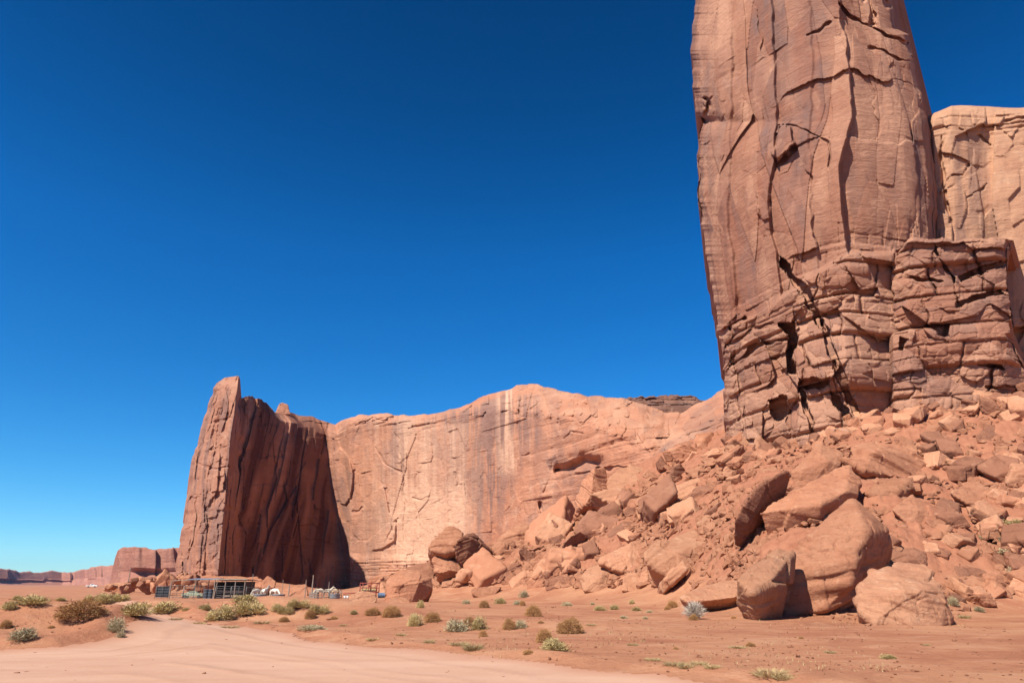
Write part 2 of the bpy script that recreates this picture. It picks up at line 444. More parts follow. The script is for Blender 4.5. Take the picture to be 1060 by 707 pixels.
def beds(S, Z, seed, hmin, hmax, wmin, wmax, amp, notch, gap, zr=(-5, 140), warp=.5):
    """courses of jointed blocks with undercut ledges between them"""
    rs = np.random.RandomState(seed)
    zc = [zr[0]]
    while zc[-1] < zr[1]: zc.append(zc[-1]+rs.uniform(hmin, hmax))
    zc = np.array(zc); n = len(zc)
    Zw = Z+warp*fbm(S*.06, Z*.03, 0*S, 3, seed)+.18*warp*fbm(S*.6, Z*.3, 0*S, 3, seed+4)
    k = np.clip(np.searchsorted(zc, Zw)-1, 0, n-2)
    hh = zc[k+1]-zc[k]; f = (Zw-zc[k])/hh
    wl = rs.uniform(wmin, wmax, n)[k]; ol = rs.uniform(0, 30, n)[k]; lamp = rs.uniform(-1, 1, n)[k]
    Sw = S+.12*wl*fbm(S*.2, Z*.35, 0*S, 3, seed+9)+(Z-zc[k])*(_h(k, k, k, seed)-.5)*.35
    c = (Sw+ol)/wl; ci = np.floor(c); fr = c-ci
    j0 = (_h(ci, k, 0*k, seed)-.5)*.5; j1 = (_h(ci+1, k, 0*k, seed)-.5)*.5
    # jittered joints
    lo = j0; hi = 1+j1
    under = fr < lo; over = fr > hi
    ci = np.where(under, ci-1, np.where(over, ci+1, ci)); fr = np.where(under, fr+1, np.where(over, fr-1, fr))
    lo = (_h(ci, k, 0*k, seed)-.5)*.5; hi = 1+(_h(ci+1, k, 0*k, seed)-.5)*.5
    de = np.minimum(fr-lo, hi-fr)*wl                      # metres to nearest joint
    pr = _h(ci, k, 1+0*k, seed)-.5
    tl = (_h(ci, k, 2+0*k, seed)-.5)*(fr-.5)*.8
    dz0 = f*hh; dz1 = (1-f)*hh
    rnd = .22*np.exp(-(dz1/.2)**2)+.12*np.exp(-(de/.18)**2)
    d = amp*(pr*1.0+lamp*.6+tl)-rnd+(_h(ci, k, 5+0*k, seed)-.5)*(f-.5)*hh*.5*min(1, amp)
    jo = _h(ci, k, 3+0*k, seed); jo = jo*sst(-.35, .25, fbm(S*.12, Z*.12, 0*S, 2, seed+21))
    d = d-gap*np.exp(-(de/(.10+.16*jo))**2)*(.3+jo)
    nn = _h(ci, k, 4+0*k, seed)
    d = d-notch*(.15+1.2*nn*nn)*np.exp(-(dz0/(.12+.38*nn))**2)
    return d
def planes2(x, y, seed, tilt=1.2, quad=.55, off=.5, res=.75):
    """broken rock: upper envelope of randomly tilted planes, straight ridges and creases between them"""
    x = np.asarray(x, float); y = np.asarray(y, float); xi, yi = np.floor(x), np.floor(y)
    best = np.full(x.shape, -9.); hid = np.zeros(x.shape); rq = np.zeros(x.shape); z0 = np.zeros_like(xi)
    for a in (-1, 0, 1):
        for b in (-1, 0, 1):
            cx, cy = xi+a, yi+b
            dx = x-cx-_h(cx, cy, z0, seed); dy = y-cy-_h(cx, cy, z0+1, seed); h3 = _h(cx, cy, z0+4, seed)
            v = off*h3+tilt*(_h(cx, cy, z0+2, seed)-.5)*dx+tilt*(_h(cx, cy, z0+3, seed)-.5)*dy-quad*(dx*dx+dy*dy)
            m = v > best; best = np.where(m, v, best); hid = np.where(m, h3*7.3 % 1, hid); rq = np.where(m, dx*dx+dy*dy, rq)
    return best+res*quad*rq, hid
def planes3(x, y, z, seed, tilt=1.2, quad=.55, off=.5):
    xi, yi, zi = np.floor(x), np.floor(y), np.floor(z); best = np.full(x.shape, -9.); rq = np.zeros(x.shape)
    for a in (-1, 0, 1):
        for b in (-1, 0, 1):
            for c in (-1, 0, 1):
                cx, cy, cz = xi+a, yi+b, zi+c
                dx = x-cx-_h(cx, cy, cz, seed); dy = y-cy-_h(cx, cy, cz, seed+1); dz = z-cz-_h(cx, cy, cz, seed+2)
                v = off*_h(cx, cy, cz, seed+3)+tilt*((_h(cx, cy, cz, seed+4)-.5)*dx+(_h(cx, cy, cz, seed+5)-.5)*dy+(_h(cx, cy, cz, seed+6)-.5)*dz)-quad*(dx*dx+dy*dy+dz*dz)
                m = v > best; best = np.where(m, v, best); rq = np.where(m, dx*dx+dy*dy+dz*dz, rq)
    return best+.85*quad*rq
def facets(S, Z, seed, w, h, off, tilt):
    sw = S+.25*w*fbm(S/w*.8, Z/h*.8, 0*S, 3, seed)
    zw = Z+.25*h*fbm(S/w*.8+9, Z/h*.8, 0*S, 3, seed+3)
    f1, e, hid, ox, oy = worley2(sw/w, zw/h, seed)
    h2 = _h(np.floor(hid*9999), 0*hid, 0*hid, seed+5); 
    global LASTCELL
    LASTCELL = (hid, h2)
    return off*(hid-.5)*2+tilt*((h2-.5)*ox*w*.5+(_h(np.floor(hid*7777), 0*hid, 0*hid, 2)-.5)*oy*h*.18), e

# ------------------------------------------------------------------ great spire
TL = curve([(-260,748),(-130,735),(0,722),(30,719),(60,717),(90,717),(105,720),(118,724),(126,728),(140,724),(160,722),(190,723),(215,725),(255,731),(300,736),(322,742),(345,744),(365,749),(400,751),(440,752),(460,755),(500,766)])
TR = curve([(-260,872),(-130,900),(-40,912),(0,921),(30,928),(36,940),(60,945),(95,952),(120,958),(150,962),(185,967),(215,968),(245,966),(300,975),(500,990)])
TC = curve([(-260,830),(-130,850),(0,868),(60,880),(120,881),(170,868),(230,871),(280,880),(330,872),(400,880),(500,885)])
ys = [-230,-180,-130,-60,0,30,36,60,90,105,118,126,140,160,190,215,255,300,322,345,365,400,440,460,500]
DP = [(0,109),(.04,103.5),(.16,98),(.42,92),(.60,88),(.8,85.2),(1,83.6)]
def tcol(fr, Yd, side):
    c = []
    for y in ys:
        px = TL(y)+(TC(y)-TL(y))*fr if side == 0 else TC(y)+(TR(y)-TC(y))*fr
        lean = max(0, -y)*.02
        c.append((px, y, Yd+lean*4))
    return c
cols = [tcol(f, Yd, 0) for f, Yd in DP]+[tcol(f, Yd, 1) for f, Yd in [(.04,83.6),(.35,84.6),(.7,86.0),(.93,88),(1,91)]]
def d_tower(px, py, P, S):
    z = P[..., 2]
    d = 0*px
    up = 1-sst(285, 335, py+ .12*(px-840)*(px < 845))       # smooth shaft above, bedded below
    up2 = 1-sst(278, 300, py+.28*(px-842)*(px < 842)*-1+.0)
    # ledge line follows the real horizontal bed: px 745 -> y 345, px 835 -> y 300, px 960 -> y 245
    bedline = np.interp(px, [700,745,790,835,880,920,960,1000], [358,343,322,288,262,262,250,240])
    low = sst(-3, 3, py-bedline)
    ww = fbm(S*.08, z*.02, 0*S, 2, 30)*2
    g1, c1 = planes2((S+ww)/8.5, z/48+S*.01, 31, 1.5, .5, .5, .35); g2, c2 = planes2((S+ww)/3.2, z/14, 37, 1.2, .5, .45, .3); g3, c3 = planes2(S/1.3, z/2.6, 39, 1.3, .5, .5, .4)
    sh = g1*2.9+g2*1.1+g3*.42*sst(-.25, .25, fbm(S*.1, z*.05, 0*S, 2, 49))+.5*beds(S, z, 33, 9, 20, 6, 14, .8, .35, .1, warp=4)*sst(-.1, .2, fbm(S*.07, z*.03, 0*S, 2, 50))+fbm(S*.08, z*.02, 0*S, 3, 41)*1.6+fbm(S*.25, z*1.1, 0*S, 3, 43)*.07
    b1 = beds(S, z, 5, 2.4, 5.6, 4.5, 12, 1.9, 1.9, 1.5)
    b2 = beds(S, z, 8, .9, 2.4, 2.0, 6, .45, .22, .2)+.5*(np.round(fbm(S*.22,z*.22,0*S,3,88)*4)/4)
    p1, k1 = planes2(S/5.0+z*.05, z/3.8, 91, 1.8, .6, .7, .55); p2, k2 = planes2(S/2.0, z/1.3, 93, 1.6, .6, .6, .5)
    bl = .7+.62*b1+.35*b2+p1*2.2+p2*.65
    shat = 1-sst(0, 1, (bedline+26-py)/14) 
    d = sh*(1-low)+bl*low
    # broken transitional band
    band = np.exp(-((py-bedline+10)/16)**2)
    d = d+band*(b2*.8-.3)
    # vertical arrises of the shaft
    for pts, k, wd in [([(760,-200),(760,0),(757,100),(754,170),(760,330)], .9, 2.5), ([(800,-200),(801,0),(803,130),(796,200),(806,300)], 1.5, 2.0), ([(838,-200),(840,0),(842,60),(836,150),(845,260)], .5, 2.0)]:
        xx = np.interp(py, [p[1] for p in pts], [p[0] for p in pts])+fbm(py*.03, px*0, 0*px, 3, 60)*5
        d = d-k*sst(-wd, wd, px-xx)*np.exp(-np.clip(px-xx, 0, 999)/28)*(1-low)
    xx = TC(py)+fbm(py*.05, px*0, 0*px, 3, 61)*4
    d = d+.9*np.exp(-((px-xx)/14)**2)*(px < xx)*(1-low)-1.3*sst(-1.2, 1.2, px-xx)*np.exp(-np.clip(px-xx, 0, 999)/50)*(1-low)
    def crack(pts, w, dep):
        nonlocal d
        d = d-crackf(px, py, pts, w, dep)
    def block(pts, h, soft=.8):
        nonlocal d
        jx_, jy_ = px+2.2*np.round(2*vnoise(px*.12, py*.12, 0*px, 5))/2, py+2.2*np.round(2*vnoise(px*.12, py*.12, 0*px, 6))/2
        ins = inside(jx_, jy_, pts)
        pd = pdist(jx_, jy_, list(pts)+[pts[0]])
        d = d+h*sst(0, soft*2, np.where(ins, pd, 0))
    crack([(732,104),(734,124)], 3.5, 2.4)
    block([(802,138),(806,128),(820,130),(823,150),(812,158),(804,170),(800,160)], 2.0)
    crack([(803,172),(814,166),(822,155)], 3.2, 1.8)
    crack([(815,129),(836,136),(856,146),(859,158),(858,174)], .9, .9)
    crack([(836,36),(848,33),(852,28),(860,23)], .9, 1.0)
    crack([(868,5),(880,16),(900,28),(917,38),(930,41),(939,46)], 1.7, 1.8)
    crack([(899,-4),(903,26)], 3.8, 2.6); crack([(913,0),(918,6)], 3, 2)
    crack([(900,50),(915,54),(928,62),(945,65)], 1.2, 1.0)
    block([(783,200),(790,196),(799,205),(799,225),(790,230),(784,222)], .7)
    # big leaning crevice of the pedestal
    block([(804,262),(812,268),(820,283),(832,292),(842,306),(850,322),(853,344),(846,338),(838,322),(828,306),(816,292),(809,276)], -3.6, .5)
    block([(847,330),(852,328),(864,360),(876,392),(892,430),(886,432),(868,396),(856,366)], -2.2, .5); block([(825,392),(830,394),(838,420),(842,446),(852,470),(845,470),(835,440)], -2.4, .5)
    block([(806,333),(824,332),(826,352),(821,372),(824,390),(816,386),(814,362),(816,348),(806,340)], -4.6, .5)
    block([(858,404),(870,408),(884,432),(876,438),(864,420)], -2.6, .6)
    block([(794,414),(815,408),(819,430),(803,437),(797,428)], -3.2, .6)
    block([(828,392),(858,389),(856,400),(840,404),(831,401)], -3.0, .6)
    # ledges on the left flank
    crack([(746,346),(756,338),(764,331),(771,329)], 2.2, 2.2)
    crack([(752,360),(763,352),(775,344),(790,336),(800,333)], 1.3, 1.5)
    crack([(754,380),(762,376),(775,363),(790,356),(805,353),(814,352)], 1.8, 2.4)
    # silhouette roughness
    edge = np.exp(-(px-TL(py))/14)
    j = fbm(py*.07, 0*px, 0*px, 4, 90)*2.2+np.round(fbm(py*.045, 0*px+3, 0*px, 2, 91)*3)*.45+1.4*low*fbm(py*.16, 0*px, 0*px, 2, 95)
    jr = fbm(py*.08, 0*px+7, 0*px, 4, 92)*1.6
    jx = 1.6*j*edge+1.4*jr*np.exp((px-TR(py))/14)
    # varnish: grey panels and brown runs
    va = .42*sst(.05, .5, fbm(S*.12+3, z*.03, 0*S, 4, 50))*(1-low)
    va = va+.35*sst(.1, .45, fbm(S*.5, z*.03, 0*S, 4, 51))*(px > TC(py))*(1-low)
    va = va+.5*sst(.25, .3, fbm(S*.16+13, z*.18, 0*S, 2, 53))*low*.8
    va = va+.5*poly(px, py, [(852,346),(882,342),(882,388),(858,392),(850,370)])
    va = va+(1-low)*(.6*(c1 > .60)+.5*(c2 > .72)+.3*(c3 > .85))+low*(.35*(k1 > .8)+.4*(k2 > .86))
    va = np.clip(va*(.55+.7*fbm(S*.8, z*.25, 0*S, 4, 54)), 0, .8)
    fr = .9*sst(.2, .5, fbm(S*.09+31, z*.05, 0*S, 3, 55))*(px < TC(py))*.6
    fr = fr+low*(.4+.5*(k1 < .5)*(k2 < .8))
    fr = fr+(1-low)*(.6*(c1 < .28)+.6*(c2 < .22)+.4*(c3 < .1))*(.6+.6*fbm(S*.6, z*.2, 0*S, 3, 58))
    xr = np.interp(py, [100, 160, 240], [930, 940, 958])
    fr = fr+.75*np.exp(-((px-xr+6)/7)**2)*sst(60, 110, py)*(1-sst(215, 250, py))*(.6+.8*fbm(S*1.2, z*.02, 0*S, 3, 56))
    fr = fr+.4*(np.abs(px-915) < 30)*sst(90, 110, py)*(1-sst(150, 190, py))
    return d, (jx, 0*jx), {'varnish': va, 'fresh': np.clip(fr, 0, 1), 'shade_stain': .0*va}
tower = empty('rock_spire', tuple(w3(860, 440, 95)*np.array([1, 1, 0])))
tag(tower, 'towering red sandstone spire cut off at the top, bedded ledges at its foot', 'rock spire')
def bake(o, root):
    o.parent = root; o.matrix_parent_inverse = Matrix.Translation(-Vector(root.location))
o = relief('shaft', cols, 430, 960, d_tower, M['tower'], 30, None, 2, .0); bake(o, tower)

# bedded buttress to the right of the shaft's foot
def bcol(px, pts): return [(px+dx, y, Y) for dx, y, Y in pts]
topb = curve([(912,300),(925,262),(936,248),(960,246),(985,246),(1045,247)])
cols = []
for px, Y0 in [(918,85.5),(922,83.6),(940,82),(970,81.3),(1000,80.6),(1030,80),(1042,80.3)]:
    t = topb(px); cols.append([(px, t, Y0+1.0), (px, t+3, Y0), (px+2, 330, Y0-.6), (px+3, 400, Y0-1.6), (px+4, 450, Y0-2.5)])
cols.append([(1046,249,84),(1047,254,82.5),(1041,300,82),(1045,345,81),(1062,385,80),(1080,450,79)])
cols.append([(1047,252,92),(1048,257,92),(1042,300,92),(1048,345,91),(1070,385,90),(1110,450,88)])
def d_butt(px, py, P, S):
    z = P[..., 2]
    p1, k1 = planes2(S/4.6+z*.04, z/3.6, 191, 1.6, .6, .7, .45); p2, k2 = planes2(S/1.9, z/1.3, 193, 1.6, .6, .6, .45)
    d = .75*beds(S, z, 23, 2.4, 4.6, 5.0, 11, 2.2, 2.2, 1.6)+.4*beds(S, z, 29, .9, 2.2, 2.0, 6, .4, .22, .2)+p1*2.0+p2*.6-.5+.5*(np.round(fbm(S*.22,z*.22,0*S,3,88)*4)/4)+fbm(S*.3, z*.3, 0*S, 4, 44)*.4
    def crack(pts, w, dep):
        nonlocal d
        d = d-crackf(px, py, pts, w, dep)
    def blockn(pts, h):
        nonlocal d
        jx_, jy_ = px+2*np.round(2*vnoise(px*.12, py*.12, 0*px, 5))/2, py+2*np.round(2*vnoise(px*.12, py*.12, 0*px, 6))/2
        d = d+h*sst(0, 1.2, np.where(inside(jx_, jy_, pts), pdist(jx_, jy_, pts+[pts[0]]), 0))
    crack([(918,250),(919,275),(923,300),(925,315)], 1.8, 3.0)
    crack([(968,252),(972,268),(980,282),(987,290),(990,318)], 1.2, 2.0)
    blockn([(992,286),(1010,279),(1046,268),(1047,275),(1018,283),(996,292)], -2.6)
    blockn([(990,311),(1014,304),(1040,299),(1040,306),(1012,312),(994,319)], -2.4)
    crack([(942,288),(955,290),(975,292)], 1.6, 1.8)
    blockn([(957,334),(984,336),(982,350),(966,344)], -3.0); blockn([(931,347),(939,350),(936,364),(930,362)], -2.0)
    crack([(1012,376),(1040,381)], 1.6, 2.4)
    crack([(1022,400),(1050,403)], 2.0, 1.8)
    jx = np.exp(-np.abs(px-1044)/10)*(np.where(fbm(z*.5, 0*z, 0*z, 2, 3) > 0, 2, -2)+fbm(z*1.3, 0*z, 0*z, 3, 5)*2.5)
    jy = np.exp(-(py-topb(px))/8)*(fbm(px*.09, 0*px, 0*px, 4, 6)*3+3.0*np.round(2.5*vnoise(px*.06, 0*px, 0*px, 61))/2.5)
    va = np.clip(.35*(k1 > .8)+.4*(k2 > .86), 0, .75)
    return d, (jx, jy), {'varnish': va, 'fresh': np.clip(.25+.5*(k1 < .5)*(k2 < .8), 0, 1)}
o = relief('ledge_block', cols, 210, 330, d_butt, M['tower'], 14, None, 2, .0); bake(o, tower)

# ------------------------------------------------------------------ pale cliff right behind the spire
topr = curve([(950,125),(962,121),(970,114),(985,109),(998,107),(1010,109),(1022,112),(1040,110),(1060,112),(1100,104),(1160,112),(1230,100),(1330,120)])
cols = []
for px, Y0 in [(955,98),(966,93.5),(985,92.5),(1020,93),(1060,91.5),(1120,90),(1200,88),(1330,84)]:
    t = float(topr(px)); cols.append([(px, t, Y0+5), (px, t+2, Y0+2.2), (px, t+7, Y0+.6), (px, t+25, Y0), (px+4, 250, Y0-.5), (px+10, 420, Y0-3), (px+12, 500, Y0-4)])
def d_pale(px, py, P, S):
    z = P[..., 2]
    g1, c1 = planes2(S/6, z/18, 131, 1.5, .5, .5); g2, c2 = planes2(S/2.4, z/4, 133, 1.4, .5, .5)
    d = g1*2.6+g2*.8+fbm(S*.12, z*.03, 0*S, 4, 141)*1.2+fbm(S*.8, z*.3, 0*S, 4, 142)*.2
    cap = np.exp(-((py-topr(px)-14)/12)**2)
    d = d+cap*beds(S, z, 44, .8, 2.0, 2, 6, .5, 1.2, .5)*.9
    def crack(pts, w, dep):
        nonlocal d
        d = d-crackf(px, py, pts, w, dep)
    crack([(985,182),(998,180),(1004,172)], .9, .9); crack([(1000,205),(1015,200),(1022,190)], 1.2, .9)
    crack([(974,140),(976,190),(984,230)], 1.6, 1.4)
    crack([(1012,141),(1024,149)], 1.2, .8); crack([(1040,125),(1060,122)], 2, 1.4)
    d = d+1.6*inside(px, py, [(960,228),(968,218),(984,224),(986,250),(960,250)])
    va = np.clip(.5*sst(.1, .4, fbm(S*.5, z*.03, 0*S, 4, 151))*sst(125, 150, py), 0, .5)
    fr = np.clip(sst(.0, .4, fbm(S*.35+5, z*.03, 0*S, 4, 152))*sst(140, 180, py), 0, 1)
    return d, (0*px, np.exp(-(py-topr(px))/6)*fbm(px*.06, 0*px, 0*px, 4, 16)*2), {'varnish': va, 'fresh': fr}
o = relief('sandstone_cliff', cols, 420, 420, d_pale, M['mesa_pale'], 60, None, 2, .05)
tag(o, 'pale peach sandstone cliff rising right behind the tall spire at the right edge', 'cliff')

# ------------------------------------------------------------------ the walled mesa with its jutting fin
def C(*p): return list(p)
cols = [
 C((222,404,262),(218,412,262),(214,425,262),(206,450,262),(199,480,262),(193,520,262),(187,560,262),(182,592,262),(181,615,262)),
 C((224,397,250),(221,404,246),(216,425,245),(208,450,244),(202,480,243),(196,520,242),(190,560,240),(186,592,239),(185,615,239)),
 C((231,391,240),(226,400,236),(224,425,234),(218,450,232),(213,480,231),(209,520,229),(204,560,227),(202,592,226),(201,615,226)),
 C((247,389,236),(246,400,230),(243,425,227),(239,450,226),(236,480,225),(233,520,223),(229,560,221),(226,592,219),(226,615,219)),
 C((248.5,392,240),(246,402,236),(247,425,234),(243,450,232),(240,480,231),(237,520,229),(233,560,227),(231,592,225),(231,615,225)),
 C((250,412,252),(252,430,250),(252,450,248),(250,480,247),(247,520,245),(244,560,243),(242,592,241),(241,615,241)),
 C((262,411,262),(264,425,261),(264,450,260),(263,480,259),(262,520,257),(260,560,255),(258,592,253),(257,615,253)),
 C((277,418,275),(280,430,274),(280,450,273),(280,480,272),(280,520,270),(280,560,268),(279,592,266),(278,615,266)),
 C((284,427,288),(292,436,282),(293,460,281),(295,500,279),(297,540,277),(298,592,275),(298,615,275)),
 C((294,428,312),(306,438,293),(307,460,290),(309,500,288),(313,540,286),(318,592,284),(320,615,284)),
 C((302,428,322),(320,442,302),(322,455,300),(325,500,298),(331,540,296),(340,592,293),(342,615,293)),
 C((325,432,326),(336,449,312),(339,465,310),(342,500,308),(349,540,305),(357,592,301),(359,615,301)),
 C((347,440,316),(350,450,304),(354,465,301),(360,500,296),(365,540,293),(370,592,289),(371,615,289)),
]
topm = curve([(347,440),(357,435),(367,430),(385,428),(400,427),(412,430),(422,433),(435,430),(450,427),(462,424),(480,418),(500,411),(520,403),(535,399),(550,398),(575,402),(600,408),(640,412),(665,418),(690,428),(705,428),(720,420),(735,411),(752,400),(780,398)])
Yw = curve([(347,292),(375,284),(400,270),(440,258),(480,244),(520,226),(560,208),(600,190),(640,174),(680,160),(720,150),(750,143),(785,138)])
for px in [362,372,385,400,414,424,440,462,480,500,520,535,550,575,600,620,640,665,690,705,720,735,752,785]:
    t = float(topm(px)); Y0 = float(Yw(px)); 
    dome = np.interp(px, [360,420,440,500,545,600,690,780], [.6,.7,.55,1.3,1.8,1.5,2.0,2.6])
    rim = np.interp(px, [360,400,460,520,560,600,690,730,785], [6,6,9,20,30,28,48,40,30])  # sloping slickrock above the sheer face
    bot = 600
    cols.append(C((px,t,Y0+13*dome),(px,t+rim*.18,Y0+9*dome),(px,t+rim*.55,Y0+4.2*dome),(px,t+rim,Y0+1.2),(px,t+rim+10,Y0),(px,t+rim+60,Y0-.6),(px,570,Y0-2.2),(px,bot+15,Y0-3.5)))
def d_mesa(px, py, P, S):
    z = P[..., 2]; n0 = 0*px
    wall = sst(338, 352, px)
    # alcove flank: slanting flutes
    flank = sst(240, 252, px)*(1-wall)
    SQ = S-(z-20)*.42+fbm(S*.05, z*.05, n0, 2, 270)*2
    h1, _ = planes2(SQ/9, z/45, 273, 1.6, .5, .6); h2_, _ = planes2(SQ/3.5, z/16, 275, 1.6, .5, .6)
    fl = h1*3.4+h2_*1.3+beds(S, z, 271, 8, 15, 12, 25, .8, .4, .2, warp=4)*.5
    g1, c1 = planes2(S/14, z/26, 231, 1.4, .5, .5); g2, c2 = planes2(S/5, z/9, 233, 1.4, .5, .5); g3, c3 = planes2(S/2.6, z/2.2, 235, 1.4, .5, .5)
    d = fl*flank+(g1*(.7+.8*(1-wall))+g2*.6+g3*.28)*(1-flank*.2)+(1-sst(238,250,px))*(g2*1.2+g3*.5)+fbm(S*.07, z*.03, n0, 4, 214)*2.2*(1-flank)
    d = d+fbm(S*.4, z*.25, n0, 4, 215)*.3
    # thin beds exposed at the foot of the wall
    capz = sst(-3, 6, py-topm(px))*(1-sst(0, 8, py-topm(px)-np.interp(px, [360,460,520,560,600,690,785], [6,9,20,30,28,48,45])))*sst(430, 480, px)
    d = d+capz*(.6*beds(S, z, 65, 1.2, 3.0, 12, 30, .8, .9, .3, warp=1.5)+g3*.6+g2*.8)
    foot = sst(572, 582, py)*wall
    d = d+foot*(1.2+.7*beds(S, z, 61, .8, 1.8, 3, 9, .8, .9, .6))
    # horizontal beds on the right half
    rb = sst(520, 600, px)*sst(5, 25, py-topm(px)-15)
    d = d+rb*(fbm(S*.03, z*.45, n0, 4, 216)*1.0)+rb*beds(S, z, 63, 3, 7, 14, 30, .7, .5, .2, warp=1.2)*.55
    cap = np.exp(-((py-topm(px)-7)/7)**2)*wall*(1-sst(440, 470, px))
    d = d+cap*(.6+beds(S, z, 67, 1.2, 2.6, 5, 12, .9, 1.5, .6))
    def crack(pts, w, dep):
        nonlocal d
        d = d-crackf(px, py, pts, w, dep)*(.6 if dep < 1.9 else 1.)
    def block(pts, h, soft=1.):
        nonlocal d
        pd = pdist(px, py, list(pts)+[pts[0]]); d = d+h*sst(0, soft*2, np.where(inside(px, py, pts), pd, 0))
    # fallen-slab arches at left of wall  (crop 340..600 / 380..600)
    block([(344,470),(352,462),(362,472),(367,490),(364,515),(358,524),(352,522),(347,505)], 1.8)
    crack([(366,488),(365,505),(362,518)], 1.6, 1.6); crack([(366,530),(372,529),(375,525)], 1.8, 1.6)
    block([(392,505),(398,500),(404,530),(411,537),(410,560),(396,569),(384,571),(388,540)], 1.5)
    crack([(411,536),(402,552),(396,566)], 1.0, 1.0)
    crack([(390,465),(400,480),(414,490),(419,502)], 1.1, 1.4); crack([(407,444),(412,455),(414,480),(419,500),(418,560)], .9, 1.0)
    crack([(422,433),(440,428),(462,426),(500,421)], 1.3, 1.0)
    crack([(428,515),(436,517),(446,512)], 1.0, 1.2); crack([(472,490),(474,500)], 1.2, 1.)
    crack([(534,415),(537,440),(538,480)], 1.2, .8)
    crack([(559,522),(559,530)], 1.6, 2.2); crack([(577,433),(579,444)], 1.6, 1.4); crack([(584,453),(592,447),(602,448)], 1.6, 1.8)
    crack([(540,470),(548,469)], 1.6, 1.4)
    # hollow
    pd = pdist(px, py, [(580,487),(592,485),(605,477),(618,479)]); d = d-6.0*np.exp(-(pd/5.5)**2)*(1-sst(486, 490, py-(px-600)*.02))
    crack([(576,487),(600,490),(618,486)], 2.2, 3.0)
    crack([(627,486),(640,482),(655,483)], 2.0, 2.0)
    crack([(596,417),(615,420),(640,417),(657,424)], 1.4, 1.2); crack([(672,427),(690,428),(706,425)], 1.5, 1.5); crack([(685,440),(700,436)], .9, .9); crack([(676,451),(689,450)], 1.0, .8)
    crack([(372,437),(384,433),(398,435),(408,433)], 2.0, 2.0)
    # caps of the fin
    crack([(246,408),(252,414),(262,413)], 1.6, 1.2)
    crack([(215,440),(232,436),(240,433)], 1.2, 1.4); crack([(205,480),(222,486),(236,483)], 1.2, 1.4); crack([(226,440),(222,470),(216,500),(214,530)], 1.2, 1.4)
    fin = 1-sst(236, 244, px)
    d = d+fin*(beds(S, z, 69, 7, 17, 6, 14, 1.4, .6, .3, warp=3)*.6+fbm(S*.25,z*.06,n0,4,247)*1.8)
    jx = fin*np.exp(-np.clip(px-np.interp(py, [390,425,450,480,520,560,592], [232,214,206,199,193,187,182]), 0, 99)/8)*(fbm(py*.12, n0, n0, 4, 240)*2.2)
    jx = jx-flank*3.5*sst(.0, .5, fbm(py*.05, px*.05, n0, 3, 244))*np.exp(-np.abs(px-250)/10)
    top = np.where(px < 347, 1., 0)
    tt = py-topm(px)
    jy = np.exp(-np.clip(tt, 0, 99)/5)*wall*(fbm(px*.05, n0, n0, 4, 241)*2.4+1.3*np.round(2*vnoise(px*.11, n0, n0, 245))/2)+np.exp(-np.clip(py-418, 0, 99)/10)*(1-wall)*sst(250, 256, px)*(fbm(px*.14, n0, n0, 3, 242)*4+3*np.round(2*vnoise(px*.09, n0, n0, 249))/2)
    # varnish curtains
    ns = fbm(px*.30, py*.010, n0, 5, 251, .65)
    def curtain(x0, x1, y0, y1, a, thr=-.1):
        m = sst(x0-4, x0+4, px)*(1-sst(x1-4, x1+4, px))
        yend = y1+(y0-y1)*.55*(.5+.8*fbm(px*.16, n0, n0, 3, 252))
        return a*m*sst(-3, 3, py-y0-topm(px))*(1-sst(-16, 10, py-yend-topm(px)))*sst(thr-.15, thr+.25, ns)
    va = curtain(455, 530, 6, 85, .9, -.2)+curtain(405, 470, 4, 50, .7)+curtain(465, 515, 80, 170, .5)+curtain(405, 420, 8, 80, .8, -.5)
    va = va+curtain(500, 560, 10, 95, .55)+curtain(470, 530, 60, 150, .5, -.1)+curtain(380, 500, 90, 170, .3, 0)+.25*sst(.1, .4, fbm(px*.05, py*.03, n0, 3, 254))*wall*(px < 700)
    va = va+.5*poly(px, py, [(565,478),(575,470),(578,480),(570,488)])
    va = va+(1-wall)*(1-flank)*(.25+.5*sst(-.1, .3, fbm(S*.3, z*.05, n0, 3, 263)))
    va = va+.25*(c2 > .75)*wall+.2*(c3 > .85)*wall
    va = va+.6*poly(px, py, [(655,505),(690,458),(745,428),(770,440),(760,480),(700,500)])*(.6+.7*fbm(px*.06, py*.06, n0, 3, 255))
    fr = .9*sst(-.05, .3, fbm(px*.2+50, py*.01, n0, 4, 253))*sst(508, 525, px)*(1-sst(532, 541, px))*(1-sst(480, 500, py))
    fr = fr+.45*sst(350, 380, px)*(1-sst(430, 450, px))*(.5+ns)
    fr = fr+.75*(sst(400, 430, px)*(1-sst(470, 510, px)))*sst(430, 445, py)*(.7+.8*ns)
    fr = fr+.5*sst(380, 420, px)*(1-sst(470, 500, px))*sst(495, 520, py)*(1-sst(570, 590, py))
    fr = fr+.3*(.4+fbm(px*.05, py*.12, n0, 3, 259))*sst(-4, 4, (topm(px)+np.interp(px, [360,460,520,560,600,690,785], [6,9,20,30,28,48,30])*.8)-py)*sst(440, 500, px)
    sa = flank*sst(246, 252, px)*(.6+.4*sst(-.15, .25, fbm(SQ*.22, z*.015, n0, 4, 261)))*(1-sst(-.1, .5, fbm(SQ*.1+9, z*.03, n0, 3, 262)))  # painted shade: darkens the alcove flank's rock colour, broken into slanting streaks
    return d, (jx, jy), {'varnish': np.clip(va, 0, .85), 'fresh': np.clip(fr, 0, 1), 'shade_stain': np.clip(sa*1.1, 0, 1)}
mids = []
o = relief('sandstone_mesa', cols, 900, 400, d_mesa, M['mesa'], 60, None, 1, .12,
   widths=[180,184,204,232,238,252,266,282,302,318,332,344,357]+[362,372,385,400,414,424,440,462,480,500,520,535,550,575,600,620,640,665,690,705,720,735,752,785])
